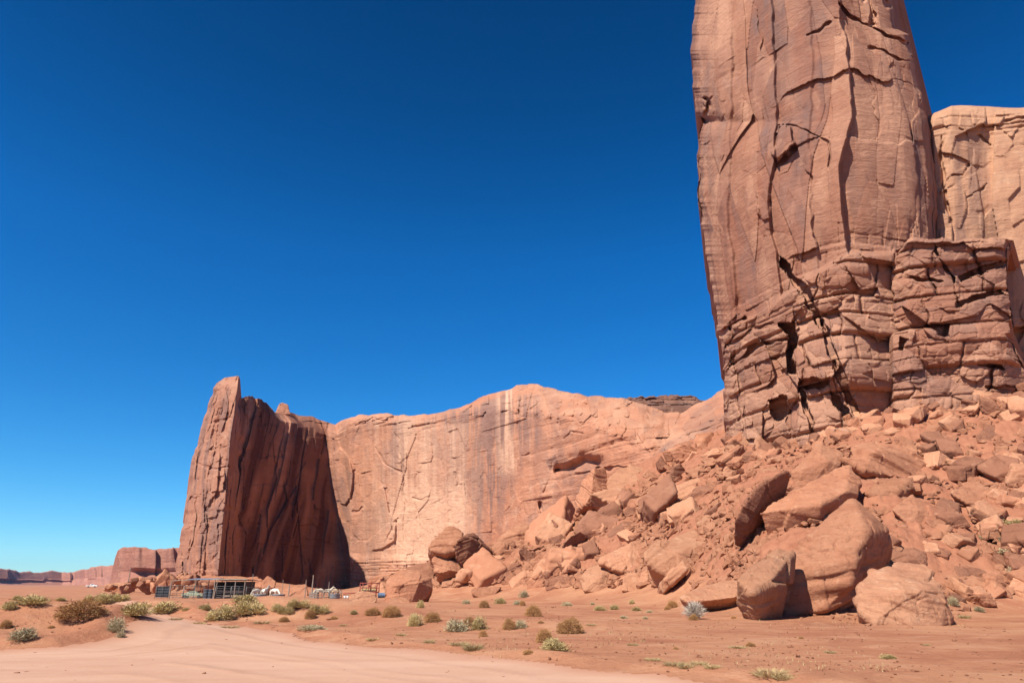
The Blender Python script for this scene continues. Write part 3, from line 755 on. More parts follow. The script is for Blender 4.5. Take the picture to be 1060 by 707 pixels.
tag(o, 'long sandstone mesa wall with a jutting fin and a deep shaded alcove behind the corral', 'mesa')

# two little caps standing on the rim
def lump(name, pts, Y, thick, mat, seed=0, vox=60, ns=1.0, sm=2, strat=.25, label=None, cat=None, group=None, ybase=None, cap=None, shrink=.75, drop=.35, auto=False):
    """weathered rock: hull of measured corner points (px, py, metres behind Y) given depth `thick`, remeshed and eroded"""
    if auto:
        lo = max(pts, key=lambda q: q[1]); hp = hit(lo[0], lo[1]-1.0, 150)
        if hp is not None: Y = min(max(hp.y, Y*.86), Y*1.16)-lo[2]*.5
    V = [w3(a, b, Y+c) for a, b, c in pts]
    cen = np.mean(V, 0)
    for (a, b, c), p in zip(pts, list(V)):
        q = cen+(p-cen)*shrink; dr = np.array(ray(a, b)); dr = dr/np.linalg.norm(dr)
        V.append(q+dr*thick*np.array([1, 1, 1])-np.array([0, 0, thick*drop]))
    return hull_rock(name, V, mat, seed, vox, ns, sm, strat, label, cat, group)
def hull_rock(name, V, mat, seed=0, vox=60, ns=1.0, sm=2, strat=.25, label=None, cat=None, group=None):
    V = np.array(V); cen = V.mean(0); cen[2] = V[:, 2].min(); V = V-cen
    size = max(V.max(0)-V.min(0))
    bm = bmesh.new()
    for p in V: bm.verts.new(p)
    r = bmesh.ops.convex_hull(bm, input=bm.verts)
    bmesh.ops.delete(bm, geom=list({g for g in r['geom_interior']+r['geom_unused'] if isinstance(g, bmesh.types.BMVert)}), context='VERTS')
    me = bpy.data.meshes.new('t'); bm.to_mesh(me); bm.free()
    t = bpy.data.objects.new('t', me); COL.objects.link(t)
    md = t.modifiers.new('r', 'REMESH'); md.mode = 'VOXEL'; md.voxel_size = size/vox
    dg = bpy.context.evaluated_depsgraph_get(); ev = t.evaluated_get(dg); me2 = bpy.data.meshes.new_from_object(ev)
    bpy.data.objects.remove(t); bpy.data.meshes.remove(me)
    erode(me2, size, seed, ns, sm, strat)
    me2.name = name
    o = link(name, me2, mat); o.location = cen
    if label: tag(o, label, cat, group)
    return o
def erode(me, size, seed, ns=1., sm=2, strat=.25, tilt=None):
    n = len(me.vertices); P = np.empty(n*3, np.float32); me.vertices.foreach_get('co', P); P = P.reshape(-1, 3).astype(float)
    E = np.empty(len(me.edges)*2, np.int32); me.edges.foreach_get('vertices', E); E = E.reshape(-1, 2)
    deg = np.bincount(E.ravel(), minlength=n)[:, None]
    rs = np.random.RandomState(seed)
    for k in range(sm):
        A = np.zeros_like(P); np.add.at(A, E[:, 0], P[E[:, 1]]); np.add.at(A, E[:, 1], P[E[:, 0]])
        P = P*.4+A/deg*.6
    me.vertices.foreach_set('co', P.astype(np.float32).ravel()); me.update()
    N = np.empty(n*3, np.float32); me.vertices.foreach_get('normal', N); N = N.reshape(-1, 3)
    q = P/size; o = rs.uniform(0, 50, 3)
    a = rs.uniform(-.6, .6, 2) if tilt is None else tilt
    bd = q[:, 2]+a[0]*q[:, 0]+a[1]*q[:, 1]
    x, y, z = q[:, 0]+o[0], q[:, 1]+o[1], q[:, 2]+o[2]
    big = fbm(x*2.0, y*2.0, z*2.0, 2, seed)*.022
    fa = np.abs(fbm(x*3.4, y*3.4, z*3.4, 3, seed+1)); chip = -.016*np.exp(-(fa/.025)**2)*(fbm(x*1.5, y*1.5, z*1.5, 2, seed+9) > .05)
    pl = fbm(x*2.6, y*2.6, z*2.6, 2, seed+2); pl = (np.round(pl*3.5)/3.5)*.03
    wgt = sst(-.15, .35, fbm(x*1.1+3, y*1.1, z*1.1, 2, seed+8))
    st = fbm(bd*13+fbm(x*2, y*2, z*2, 2, 3)*1.0, x*.8, y*.8, 3, seed+5); st = np.clip(st*4, -1, .4)*.011*(strat/.25)*(.25+wgt)
    fine = fbm(x*14, y*14, z*14, 4, seed+6)*.006
    fc = planes3(x*2.4, y*2.4, z*2.4, seed+30, 1.5, .5, .5)*.05+planes3(x*7, y*7, z*7, seed+40, 1.6, .5, .5)*.012-.03
    P = P+N*((big*.5+chip+pl*.25+st+fine*.7+fc)*ns*size)[:, None]
    me.vertices.foreach_set('co', P.astype(np.float32).ravel()); me.update()

o = lump('cap_rock', [(289,424,0),(291,419,0),(289,418,0),(293,417,0),(298,419,0),(296,421,0),(298,425,0),(301,429,0),(285,429,0)], 303, 5, M['mesa'], 5, 40)
tag(o, 'tiny hoodoo knob perched on the mesa rim right of the fin', 'rock')
# dark layered butte top seen over the saddle
cols = []
tb = curve([(625,420),(640,413),(650,410),(665,411),(680,410),(700,409),(712,409),(722,411),(735,418),(760,425)])
for px in [620,632,645,660,680,700,715,728,745,770]:
    t = float(tb(px)); cols.append(C((px,t,330),(px,t+1,322),(px,t+8,316),(px,t+14,300),(px,450,290)))
def d_cap(px, py, P, S):
    z = P[..., 2]
    low = sst(10, 14, py-tb(px))
    return (beds(S, z, 81, 1.5, 3.2, 3, 8, 3.2, 2.6, 2.0)*(1-low)+fbm(S*.3, z*.3, 0*S, 4, 3)*2.2), (0*px, np.exp(-(py-tb(px))/4)*fbm(px*.25, 0*px, 0*px, 3, 7)*1.6), {'varnish': (1-low)*.35*(fbm(S*.3, z*.5, 0*S, 3, 9) > 0)}
M['capdark'] = cliff_mat('sandstone_dark_cap', (.30, .15, .10), (.18, .08, .05), (.10, .045, .03), (.42, .26, .18), 1.2, .3, .8, .5)
o = relief('butte_top', cols, 260, 90, d_cap, M['capdark'], 40, None, 1, .05)
tag(o, 'dark layered butte top peeping over the saddle of the mesa wall', 'butte')

# ------------------------------------------------------------------ far mesas
def far(name, tab, Yb, px0, px1, label, seed, n=300, nv=70, amp=60, cat='mesa'):
    t = curve(tab); cols = []
    for px in np.linspace(px0, px1, 40):
        tt = float(t(px)); Y0 = float(Yb(px)); cols.append(C((px,tt,Y0*1.02),(px,tt+.6,Y0*1.003),(px,tt+(606-tt)*.55,Y0*.996),(px,tt+(606-tt)*.6,Y0*.99),(px,609,Y0*.95),(px,612,Y0*.93)))
    def d(px_, py_, P, S):
        k = Yb(px_)/1000.
        z = P[..., 2]; f = fbm(S/(130*k), z/(900*k), 0*S, 4, seed); g = fbm(S/(40*k), z/(300*k), 0*S, 3, seed+1)
        low = sst(.5, .62, (py_-t(px_))/(608-t(px_)))
        return (np.round(f*4)/4*.6+f*.6)*amp*k*(1-low*.75)+g*amp*.3*k, (0*px_, np.exp(-(py_-t(px_))/2)*fbm(px_*.2, 0*px_, 0*px_, 4, seed+3)*1.3), {}
    o = relief(name, cols, n, nv, d, M['far'], 400, None, 1, .0)
    return tag(o, label, cat)
M['far'] = cliff_mat('sandstone_far', (.40, .19, .13), (.36, .16, .11), (.24, .10, .07), (.46, .27, .19), 14, .4, .5, .3)
far('distant_mesa', [(-200,576),(-60,583),(0,588),(12,589),(16,592),(30,591),(44,593),(47,590),(60,591),(66,593),(80,592),(86,589),(97,587),(108,585),(116,585),(150,590),(230,592)], curve([(-200,1900),(0,2100),(70,2300),(110,1750),(230,1700)]), -200, 230,
    'long low hazy mesa on the horizon at the left edge', 301, 420, 60, 70)
far('distant_mesa', [(110,606),(114,600),(117,586),(121,570),(126,566),(140,566),(160,568),(183,567),(215,569)], curve([(112,900),(122,760),(140,720),(183,700),(215,690)]), 114, 215,
    'flat topped mesa in blue shade just left of the fin', 311, 260, 80, 75)
# ------------------------------------------------------------------ boulders
def boulder_mat(name, c1, c2, dark, pale):
    m = NT(name); tc = m.n('ShaderNodeTexCoord'); oi = m.n('ShaderNodeObjectInfo')
    v = tc.outputs['Object']
    ge = m.n('ShaderNodeNewGeometry')
    add = m.n('ShaderNodeVectorMath', operation='ADD'); m.l(v, add.inputs[0])
    cx = m.n('ShaderNodeCombineXYZ'); r40 = m.math('MULTIPLY', oi.outputs['Random'], 40.)
    for i in range(3): m.l(r40, cx.inputs[i])
    m.l(cx.outputs[0], add.inputs[1]); v = add.outputs[0]
    n1 = m.noise(v, .35, 5, .6, .5); n2 = m.noise(v, 1.8, 8, .7)
    mp = m.n('ShaderNodeMapping'); mp.inputs['Scale'].default_value = (.5, .5, 4.5); mp.inputs['Rotation'].default_value = (.25, -.35, 0); m.l(v, mp.inputs[0])
    st = m.noise(mp.outputs[0], 1, 7, .65, .25)
    c = m.mix(m.ramp1(n1, .35, .65), c1, c2)
    c = m.mix(m.ramp1(st, .5, .68, 0, .4), c, dark)
    c = m.mix(m.ramp1(n2, .55, .75, 0, .5), c, pale)
    n5 = m.noise(v, .8, 7, .68, 1.5)
    c = m.mix(m.ramp1(n5, .55, .61, 0, .42), c, dark)
    c = m.mix(m.ramp1(n5, .36, .42, .5, 0), c, pale)
    n6 = m.noise(v, 4.5, 6, .75, .5)
    c = m.mix(m.ramp1(n6, .30, .42, .55, 0), c, dark)
    c = m.mix(m.ramp1(n1, .62, .74, 0, .12), c, (.24, .15, .125))
    hv = m.n('ShaderNodeHueSaturation'); m.l(c, hv.inputs['Color'])
    m.l(m.ramp1(oi.outputs['Random'], 0, 1, .88, 1.12), hv.inputs['Value'])
    m.color(hv.outputs[0])
    b = m.bump(st, .08, .8); b = m.bump(n2, .15, .9, b); b = m.bump(n6, .09, .9, b); m.bump(m.noise(v, 11, 5, .75), .03, .8, b)
    return m.m
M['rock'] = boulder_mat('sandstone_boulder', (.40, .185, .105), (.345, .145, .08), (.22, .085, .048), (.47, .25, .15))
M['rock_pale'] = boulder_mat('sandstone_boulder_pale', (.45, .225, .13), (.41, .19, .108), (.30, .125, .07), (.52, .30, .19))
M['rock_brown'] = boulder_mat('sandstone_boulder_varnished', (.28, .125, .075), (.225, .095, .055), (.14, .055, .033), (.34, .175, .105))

BL = [
# label, Y, thickness, material, vox, seed, points
("huge block boulder with ribbed lit face and dark right side, biggest at the slope's foot", 42, 4.0, 'rock', 110, 1,
 [(882,521,5),(901,537,4.4),(840,556,3.2),(861,541,4),(895,553,1.2),(915,549,5.2),(919,561,5.4),(910,583,5),(888,618,2.6),(883,580,-.2),(878,610,-.2),(852,629,.1),(814,638,.5),(796,602,.8),(821,585,.9),(860,563,1.0),(812,628,2.5),(880,622,3)]),
("split wedge boulder standing on its point, left of the biggest block", 41.3, 2.5, 'rock_pale', 90, 2,
 [(766,602,.6),(783,578,3.2),(806,568,5.0),(820,573,5.0),(797,603,.3),(786,643,.9),(765,624,2.2),(803,634,2.2),(778,613,-.3)]),
("long tilted slab with a grey smooth edge lying above the biggest block", 50, 2.5, 'rock', 100, 3,
 [(786,531,.3),(831,504,3.0),(858,488,4.2),(879,483,4.6),(891,499,3.4),(889,512,2.2),(845,534,0),(798,556,1.2),(791,541,.6),(849,523,-.5),(876,509,1.0),(886,517,2.6),(840,541,1.6)]),
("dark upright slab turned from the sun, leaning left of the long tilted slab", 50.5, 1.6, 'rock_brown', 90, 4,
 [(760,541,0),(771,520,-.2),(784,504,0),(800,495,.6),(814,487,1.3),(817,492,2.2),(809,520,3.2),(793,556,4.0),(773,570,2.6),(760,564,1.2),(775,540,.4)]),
("broad flat slab resting topmost under the spire's foot", 62, 3.5, 'rock', 100, 5,
 [(874,476,1),(884,464,3.5),(905,458,5.5),(930,452,7.5),(946,455,8),(953,470,4.5),(944,488,2),(954,497,1.6),(930,494,.4),(893,487,0),(905,470,1.0),(925,489,1.5)]),
("blocky boulder wedged between the dark upright slab and the topmost broad slab", 56, 2.6, 'rock', 80, 6,
 [(832,486,.4),(845,461,3),(860,463,3.2),(873,470,2.4),(869,482,.6),(842,502,0),(822,509,.6),(820,488,1.3),(856,478,.2)]),
("thin overhanging ledge slab below the topmost broad slab", 56, 2.6, 'rock', 70, 7,
 [(896,511,.4),(916,496,3),(944,495,3.4),(945,506,2.0),(923,522,0),(908,519,.3),(930,508,.3)]),
("smooth square slab facing the sun, below the thin overhanging ledge", 53, 1.6, 'rock', 70, 8,
 [(923,527,.5),(944,512,2.6),(964,531,1.2),(967,540,.9),(944,546,0),(950,529,.7)]),
("greyish squarish rock tucked right of the smooth square slab", 54, 1.8, 'rock_brown', 60, 9,
 [(966,531,.5),(974,515,2),(993,521,2),(994,533,1),(978,538,0),(990,530,.4)]),
("pale leaning plate half buried high on the right slope", 56, 1.6, 'rock', 70, 10,
 [(984,510,.8),(1000,499,3),(1014,500,3),(1029,513,1.6),(1028,522,.7),(1011,527,0),(998,519,.2)]),
("low smooth dome shaped boulder right of the biggest block", 38.6, 3.2, 'rock_pale', 100, 11,
 [(886,617,1.6),(889,604,2.0),(903,592,3.0),(930,583,4.0),(957,586,3.8),(974,603,2.2),(978,624,.8),(986,640,1.0),(974,649,.2),(944,648,-.1),(906,645,.1),(889,631,.8),(930,612,.3),(955,615,.4),(910,612,1.0)]),
("rounded grey topped stone, left one of a pair at the right slope's foot", 43.5, 1.6, 'rock_brown', 60, 12,
 [(988,586,1.0),(1000,583,1.6),(1012,587,1.6),(1024,594,.9),(1018,608,0),(1007,607,0),(992,597,.3)]),
("oval flat stone, right one of a pair at the right slope's foot", 43, 1.6, 'rock', 60, 13,
 [(1017,594,1.0),(1038,589,1.7),(1050,602,.9),(1043,611,.2),(1023,609,0),(1030,598,.3)]),
("small lens shaped slab above the stone pair on the right slope", 46.5, 1.4, 'rock', 60, 14,
 [(1005,567,.8),(1022,559,2),(1039,568,1.2),(1034,577,.3),(1022,581,0),(1008,574,.2)]),
("low grey slab behind the dome shaped boulder", 43.5, 1.6, 'rock_brown', 60, 15,
 [(912,572,1.2),(944,566,2.2),(957,573,1.4),(958,584,.6),(930,588,0),(914,582,.4),(940,578,.3)]),
("wide pale slab with a long dark undercut, middle of the boulder slope", 67, 4.0, 'rock_pale', 110, 16,
 [(668,573,1.2),(682,561,3.4),(718,549,7),(752,544,9),(759,552,7),(740,575,2.4),(715,594,.2),(694,597,0),(672,587,.6),(668,580,.5),(700,600,3.0),(676,592,3.0),(705,573,.6),(730,560,3.2)]),
("brown faced block high above the wide pale slab", 79, 3.0, 'rock_brown', 80, 17,
 [(701,521,.6),(716,511,.4),(735,507,.2),(751,504,.6),(753,514,.8),(736,529,.4),(703,531,.2),(698,524,1.6),(722,505,2.6),(745,499,3.0)]),
("sunlit slope of slab rock behind the brown faced block", 83, 3.0, 'rock_pale', 80, 18,
 [(686,513,.5),(700,505,2.2),(718,500,4),(758,490,8),(774,496,7),(752,506,2),(720,514,1),(701,524,0)]),
("pale sloping slab touching the dark upright slab's left edge", 67, 2.4, 'rock_pale', 70, 19,
 [(722,543,.4),(741,522,3.4),(758,518,4),(768,525,3.2),(761,541,1.2),(731,547,0),(748,532,1.2)]),
("round fronted pale boulder at the slope's foot near the small shrubs", 65, 3.2, 'rock_pale', 90, 20,
 [(600,598,1.4),(611,588,2.4),(631,582,3.2),(642,592,2.6),(643,604,1.4),(634,611,.3),(618,613,0),(605,611,.2),(622,597,.2)]),
("pale slab lying above the round fronted boulder", 68, 3.0, 'rock_pale', 80, 21,
 [(621,577,1.6),(653,563,4.6),(669,572,3.6),(670,582,1.8),(656,594,0),(640,590,.3),(622,583,.8),(652,577,1.2)]),
("small pale block leaning right of the round fronted boulder", 64, 1.6, 'rock_pale', 50, 22,
 [(645,598,.6),(650,592,1.2),(660,594,1.0),(664,603,.6),(655,612,0),(644,611,.2)]),
("triangular pale rock beneath the wide slab's dark undercut", 63, 1.6, 'rock_pale', 50, 23,
 [(670,588,.6),(678,600,.5),(676,604,.4),(658,611,0),(660,606,.3),(664,594,.8),(670,600,0)]),
("low brown brick shaped block at the slope's foot", 69, 2.2, 'rock_brown', 70, 24,
 [(564,600,.4),(577,596,1.0),(598,599,.8),(601,609,.4),(590,611,0),(567,613,0),(564,605,.2)]),
("dark curled slab standing on edge in the left slope", 80, 1.8, 'rock_brown', 70, 25,
 [(580,571,.2),(584,562,.0),(591,555,.2),(601,550,.8),(607,556,2.0),(601,566,2.0),(586,577,1.4),(581,576,.6)]),
("domed pale rock just behind the dark curled slab", 82.5, 3, 'rock', 60, 26,
 [(583,562,.2),(590,551,1.2),(603,544,2.0),(612,550,1.6),(610,560,.6),(597,562,0)]),
("thin flat shelf stone right of the dark curled slab", 79.5, 1.8, 'rock', 60, 27,
 [(598,564,.4),(613,559,1.6),(626,563,1.2),(623,566,.3),(609,569,0),(600,567,.1)]),
("thin pale shelf stone under the other shelf stone", 77.5, 1.8, 'rock_pale', 60, 28,
 [(586,573,.4),(609,567,1.0),(610,571,.6),(594,578,0),(587,577,.1)]),
("oval boulder near the slope's foot above the low brown brick shaped block", 76, 2.6, 'rock', 70, 29,
 [(561,579,1.0),(569,568,2.4),(577,569,2.2),(580,578,1.6),(574,588,.4),(566,591,0),(561,587,.3)]),
("rounded grey brown hump in mid slope under scattered small stones", 86, 3.2, 'rock_brown', 80, 30,
 [(626,556,.5),(635,546,2.2),(646,540,3),(660,541,3),(668,548,2),(655,554,.4),(640,557,0),(647,548,.2)]),
("upright wedge with grey streaked left side on the slope's crest", 113, 5, 'rock', 100, 31,
 [(615,485,1),(626,485,3),(629,512,1.6),(624,518,.3),(606,522,0),(597,527,1.2),(591,543,3),(588,541,4),(600,505,2.4),(606,492,1.8),(612,512,-.4)]),
("big pale rounded block on the crest right of the streaked wedge", 109, 6, 'rock_pale', 100, 32,
 [(629,495,1.6),(639,487,3.4),(652,483,5),(667,487,5),(683,500,3),(682,508,1.8),(663,512,.4),(648,515,0),(635,516,0),(629,508,.8),(662,500,0)]),
("squat grey brown block beside the pale block on the crest", 104, 3.4, 'rock_brown', 70, 33,
 [(691,499,.4),(697,484,.6),(704,480,1.2),(711,489,2.4),(711,495,1.8),(697,503,.2),(692,503,0)]),
("lone boulder with dark undercut below the smooth saddle", 117, 4, 'rock', 70, 34,
 [(718,457,.6),(721,450,1.6),(737,447,3),(743,460,2.4),(733,463,.2),(726,467,0),(719,466,.2),(729,455,.0)]),
("small capped rock left of the lone undercut boulder", 114, 3, 'rock_brown', 50, 35,
 [(679,479,.4),(684,472,1.6),(691,480,1.6),(691,486,.6),(682,486,0)]),
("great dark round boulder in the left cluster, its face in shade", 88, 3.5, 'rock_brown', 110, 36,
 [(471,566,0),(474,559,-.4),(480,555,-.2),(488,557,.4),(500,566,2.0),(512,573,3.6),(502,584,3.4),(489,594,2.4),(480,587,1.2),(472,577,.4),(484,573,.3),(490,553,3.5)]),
("pale rounded boulder behind the great dark round boulder", 94, 5, 'rock', 90, 37,
 [(444,568,1.6),(450,557,2.0),(458,550,3),(466,545,4),(477,549,3.6),(479,558,1.4),(472,570,.4),(462,572,0),(450,570,.6)]),
("sunlit boulder with a dark beak shaped underside below the dark round one", 84.5, 3.2, 'rock', 100, 38,
 [(447,580,.8),(454,571,2.6),(467,571,2.8),(475,582,1.6),(483,595,1.6),(468,602,2.4),(457,607,2.6),(452,594,.2),(466,590,-.5),(476,592,.3)]),
("small rough brown rock between the arched boulder and the beaked one", 87, 2.4, 'rock_brown', 60, 39,
 [(431,591,.4),(436,584,1.4),(447,581,1.8),(451,588,.9),(448,598,.3),(438,597,0)]),
("arched boulder with a hollow in its face at the left foot", 82, 4.0, 'rock', 110, 40,
 [(400,602,.8),(404,596,1.6),(417,590,3),(434,591,3.4),(446,598,3),(447,608,2.2),(440,619,1.6),(426,622,.2),(401,624,0),(412,606,-.1),(434,603,.6)]),
("lumpy boulder right of the great dark round one", 88.5, 3, 'rock', 80, 41,
 [(508,567,.8),(516,559,2.4),(532,560,3),(534,571,1.6),(525,579,.2),(516,574,.2),(520,566,.2)]),
("narrow leaning slab with a dark stripe in the left slope", 84.5, 2, 'rock_brown', 70, 42,
 [(537,570,.2),(543,567,1),(557,577,2),(557,582,1.2),(551,586,.3),(544,579,.2)]),
("wedge shaped boulder pointing left at the left slope's foot", 82, 2.6, 'rock_brown', 70, 43,
 [(516,595,.6),(525,588,.8),(537,581,1.8),(540,587,1.6),(532,598,.4),(521,603,0)]),
("long rounded boulder lying like a loaf at the left slope's foot", 80, 2.8, 'rock_pale', 80, 44,
 [(527,602,.8),(534,595,1.8),(543,590,2.4),(552,591,2.2),(555,597,1.2),(543,606,.2),(530,609,0),(541,597,.2)]),
("pale split boulder next to the loaf shaped one", 78.5, 2.4, 'rock_pale', 70, 45,
 [(552,588,.6),(560,580,1.8),(572,575,2.4),(577,581,1.8),(575,590,.8),(562,597,0),(553,597,.3)]),
("broken low boulder with a dark hollow at the left sand edge", 77.5, 2.0, 'rock', 70, 46,
 [(488,610,.4),(495,608,1),(507,608,1.2),(519,607,1.4),(512,615,.3),(498,619,0),(490,615,.1)]),
("wide brown hump against the foot of the mesa wall", 112, 8, 'rock', 100, 47,
 [(513,560,.8),(525,548,2.6),(540,540,5),(552,541,5),(561,552,3.6),(556,561,1.2),(535,563,0),(536,552,.3)]),
("pale split stone lying in front of the red trailer", 80, 2.2, 'rock_pale', 80, 48,
 [(361,617,.8),(371,613,1.8),(388,615,1.6),(390,621,.8),(386,626,.2),(371,627,0),(363,624,.2)]),
("little arched red rock in front of the hollow faced boulder", 78.5, 1.6, 'rock', 50, 49,
 [(401,624,.2),(405,619,1.0),(413,617,1.2),(421,619,1.0),(426,626,.3),(412,627,0)]),
("flat slab with a black undercut beside the dry white bush", 44.5, 2.4, 'rock_pale', 90, 50,
 [(705,619,.4),(722,609,2.2),(745,602,3.8),(770,600,4),(773,615,1.6),(760,618,.2),(735,621,0),(712,623,.0),(760,628,2.6),(740,627,2.4)]),
("grey edged slab piled left of the split wedge boulder", 54, 2.2, 'rock', 70, 51,
 [(733,593,.5),(748,586,1.8),(765,585,2.2),(770,592,1.4),(755,598,.2),(738,599,0)]),
("pale flat slab stacked over the grey edged slab", 57, 2.2, 'rock', 70, 52,
 [(726,588,.4),(742,577,2.6),(760,569,3.6),(768,577,2.4),(752,585,.6),(735,590,0)]),
("thin blade of rock standing right of the wide pale slab", 61, 1.2, 'rock_brown', 60, 53,
 [(732,585,.2),(745,566,1.6),(759,553,2.4),(762,560,2.2),(748,577,.9),(737,587,.2)]),
("flat dark lipped stone lying in the sand before the biggest block", 37.2, 1.0, 'rock', 50, 54,
 [(827,646,.4),(845,643,.9),(863,647,.8),(862,652,.1),(845,653,0),(832,652,.1)]),
("small lip of rock at the dome shaped boulder's lower edge", 37.6, 1.0, 'rock_pale', 50, 55,
 [(896,650,.4),(906,646,.9),(922,650,.7),(920,655,0),(908,655,0)]),
("long red sandstone block lying behind the water tubs", 112, 3, 'rock', 80, 56,
 [(292,613,.6),(300,607,1.4),(317,605,1.8),(319,612,1.4),(318,617,.4),(300,618,0),(293,617,.1)]),
("rough left hand boulder of the pair behind the horses", 118, 4, 'rock', 70, 57,
 [(254,606,.6),(257,598,1.8),(266,597,2.2),(271,600,1.8),(271,608,.4),(256,610,0)]),
("peaked right hand boulder of the pair behind the horses", 117, 4, 'rock', 70, 58,
 [(271,603,.6),(277,597,1.8),(281,599,2.0),(285,602,1.4),(284,608,.3),(272,609,0)]),
("small square block catching the sun high on the crest", 98, 3, 'rock_pale', 50, 59,
 [(748,489,.4),(752,483,1.4),(758,487,1.4),(757,492,.3),(750,494,0)]),
("rough ledge rock with dark cracks high on the right slope", 72, 2.6, 'rock_brown', 70, 60,
 [(1010,452,.4),(1020,441,2.0),(1045,438,2.4),(1050,450,1.4),(1040,458,.2),(1015,460,0)]),
("tilted stone with black gap right of the rough ledge rock", 70, 2.2, 'rock', 60, 61,
 [(1052,448,.4),(1060,440,1.6),(1078,443,1.6),(1076,452,.3),(1058,455,0)]),
("small dark boulder among pebbles in the upper middle slope", 93, 2, 'rock_brown', 50, 62,
 [(645,530,.3),(650,524,1.2),(659,527,1.4),(660,534,.4),(650,537,0)]),
("pale cracked stone beside the small dark boulder of the middle slope", 92, 1.8, 'rock_pale', 50, 63,
 [(659,528,.4),(667,524,1.2),(676,529,1.0),(672,538,.2),(661,537,0)]),
("grey slab edge under the saddle, right of the crest blocks", 97, 2.4, 'rock', 60, 64,
 [(712,492,.4),(725,484,2),(745,478,2.6),(750,484,1.6),(735,493,.3),(716,498,0)]),
("flat plate with a shadowed lip in the middle of the right slope", 58, 1.6, 'rock', 60, 65,
 [(1023,505,.4),(1036,500,1.6),(1046,508,1.2),(1040,513,.2),(1027,511,0)]),
]
placed = []
for lab, Y, th, mt, vx, sd, pts in BL:
    ns = .8
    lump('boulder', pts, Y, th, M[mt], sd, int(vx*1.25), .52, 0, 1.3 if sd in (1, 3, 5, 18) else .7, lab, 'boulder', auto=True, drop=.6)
    a = np.array(pts)[:, :2]; placed.append((a[:, 0].min(), a[:, 0].max(), a[:, 1].min(), a[:, 1].max()))

# loose rocks on the slope --------------------------------------------------
def proto(i, flat):
    """angular slab: skewed block with broken corners, chipped edges"""
    rs = np.random.RandomState(900+i); V = []
    sk = rs.uniform(-.35, .35, 2)
    for a in (-1, 1):
        for b in (-1, 1):
            for c in (-1, 1):
                p = np.array([a, b*rs.uniform(.6, .95), c*flat])*(1-rs.uniform(0, .3, 3))*.5
                p[0] += sk[0]*p[2]; p[1] += sk[1]*p[2]
                k = rs.randint(3)
                if k: V.append(p); 
                if k != 1:
                    for ax in rs.permutation(3)[:2]:
                        q = p.copy(); q[ax] *= rs.uniform(.35, .75); V.append(q)
    V = np.array(V); bm = bmesh.new()
    for p in V: bm.verts.new(p)
    r = bmesh.ops.convex_hull(bm, input=bm.verts)
    bmesh.ops.delete(bm, geom=list({g for g in r['geom_interior']+r['geom_unused'] if isinstance(g, bmesh.types.BMVert)}), context='VERTS')
    me = bpy.data.meshes.new('t'); bm.to_mesh(me); bm.free()
    t = bpy.data.objects.new('t', me); COL.objects.link(t); md = t.modifiers.new('r', 'REMESH'); md.mode = 'VOXEL'; md.voxel_size = 1/36.
    dg = bpy.context.evaluated_depsgraph_get(); me2 = bpy.data.meshes.new_from_object(t.evaluated_get(dg))
    bpy.data.objects.remove(t); bpy.data.meshes.remove(me)
    erode(me2, 1.0, 50+i, .8, 0, .3)
    me2.name = 'rock'; me2.polygons.foreach_set('use_smooth', [True]*len(me2.polygons))
    return me2
PR = [proto(i, [.30, .4, .6, .75, .35, .5][i % 6]) for i in range(16)]
ROCKM = [M['rock'], M['rock'], M['rock_pale'], M['rock_brown']]
PRM = []
for k, pm in enumerate(PR):
    for j in (0, 2, 3):
        c = pm.copy(); c.materials.append(ROCKM[j]); PRM.append(c)
def slope_normal(x, y):
    e = .8
    return Vector((-(gz(x+e, y)-gz(x-e, y))/(2*e), -(gz(x, y+e)-gz(x, y-e))/(2*e), 1)).normalized()
def on_tower(x, y):
    return False
rs = np.random.RandomState(77)
cand = []
while len(cand) < 7500:
    px = rs.uniform(395, 1080); 
    top = np.interp(px, [395,450,520,560,600,630,680,720,750,780,850,900,940,1080], [600,585,566,560,540,500,492,460,470,478,452,425,412,400])
    bot = np.interp(px, [395,450,540,600,700,740,790,900,985,1030,1080], [618,608,604,610,607,620,636,648,640,618,612])
    py = rs.uniform(top-2, bot)
    p = hit(px, py, 140)
    if p is None: continue
    Yd = p.y
    dens = 1.0
    if px > 880 and py < 560: dens = .55
    if rs.rand() > dens: continue
    u = rs.rand()
    pxs = (3.3 if not (560 < px < 770) else 4.2)*(1-u)**(-.66 if px > 900 else -.76)                          # apparent size in pixels, heavy tailed
    pxs = min(pxs, 30 if px < 900 else 15)
    if py < np.interp(px, [720, 780, 850, 900, 940, 1080], [478, 492, 468, 442, 428, 418]): pxs = min(pxs, 12)
    if rs.rand() < .25: pxs *= 1.35
    sz = pxs*Yd/707.0*1.25
    cand.append((pxs, px, py, p, sz))
cand.sort(key=lambda c: -c[0])
kept = []
for c in cand:
    pxs, px, py, p, sz = c
    if pxs > 7 and py > 600 and 780 < px < 990: continue
    if pxs > 11:
        bad = any(x0-pxs*.15 < px < x1+pxs*.15 and y0-pxs*.15 < py < y1+pxs*.15 for x0, x1, y0, y1 in placed)
        if bad: continue
    kept.append(c)
NIND = 262
stuffV = []; stuffF = []; off = 0
low = []
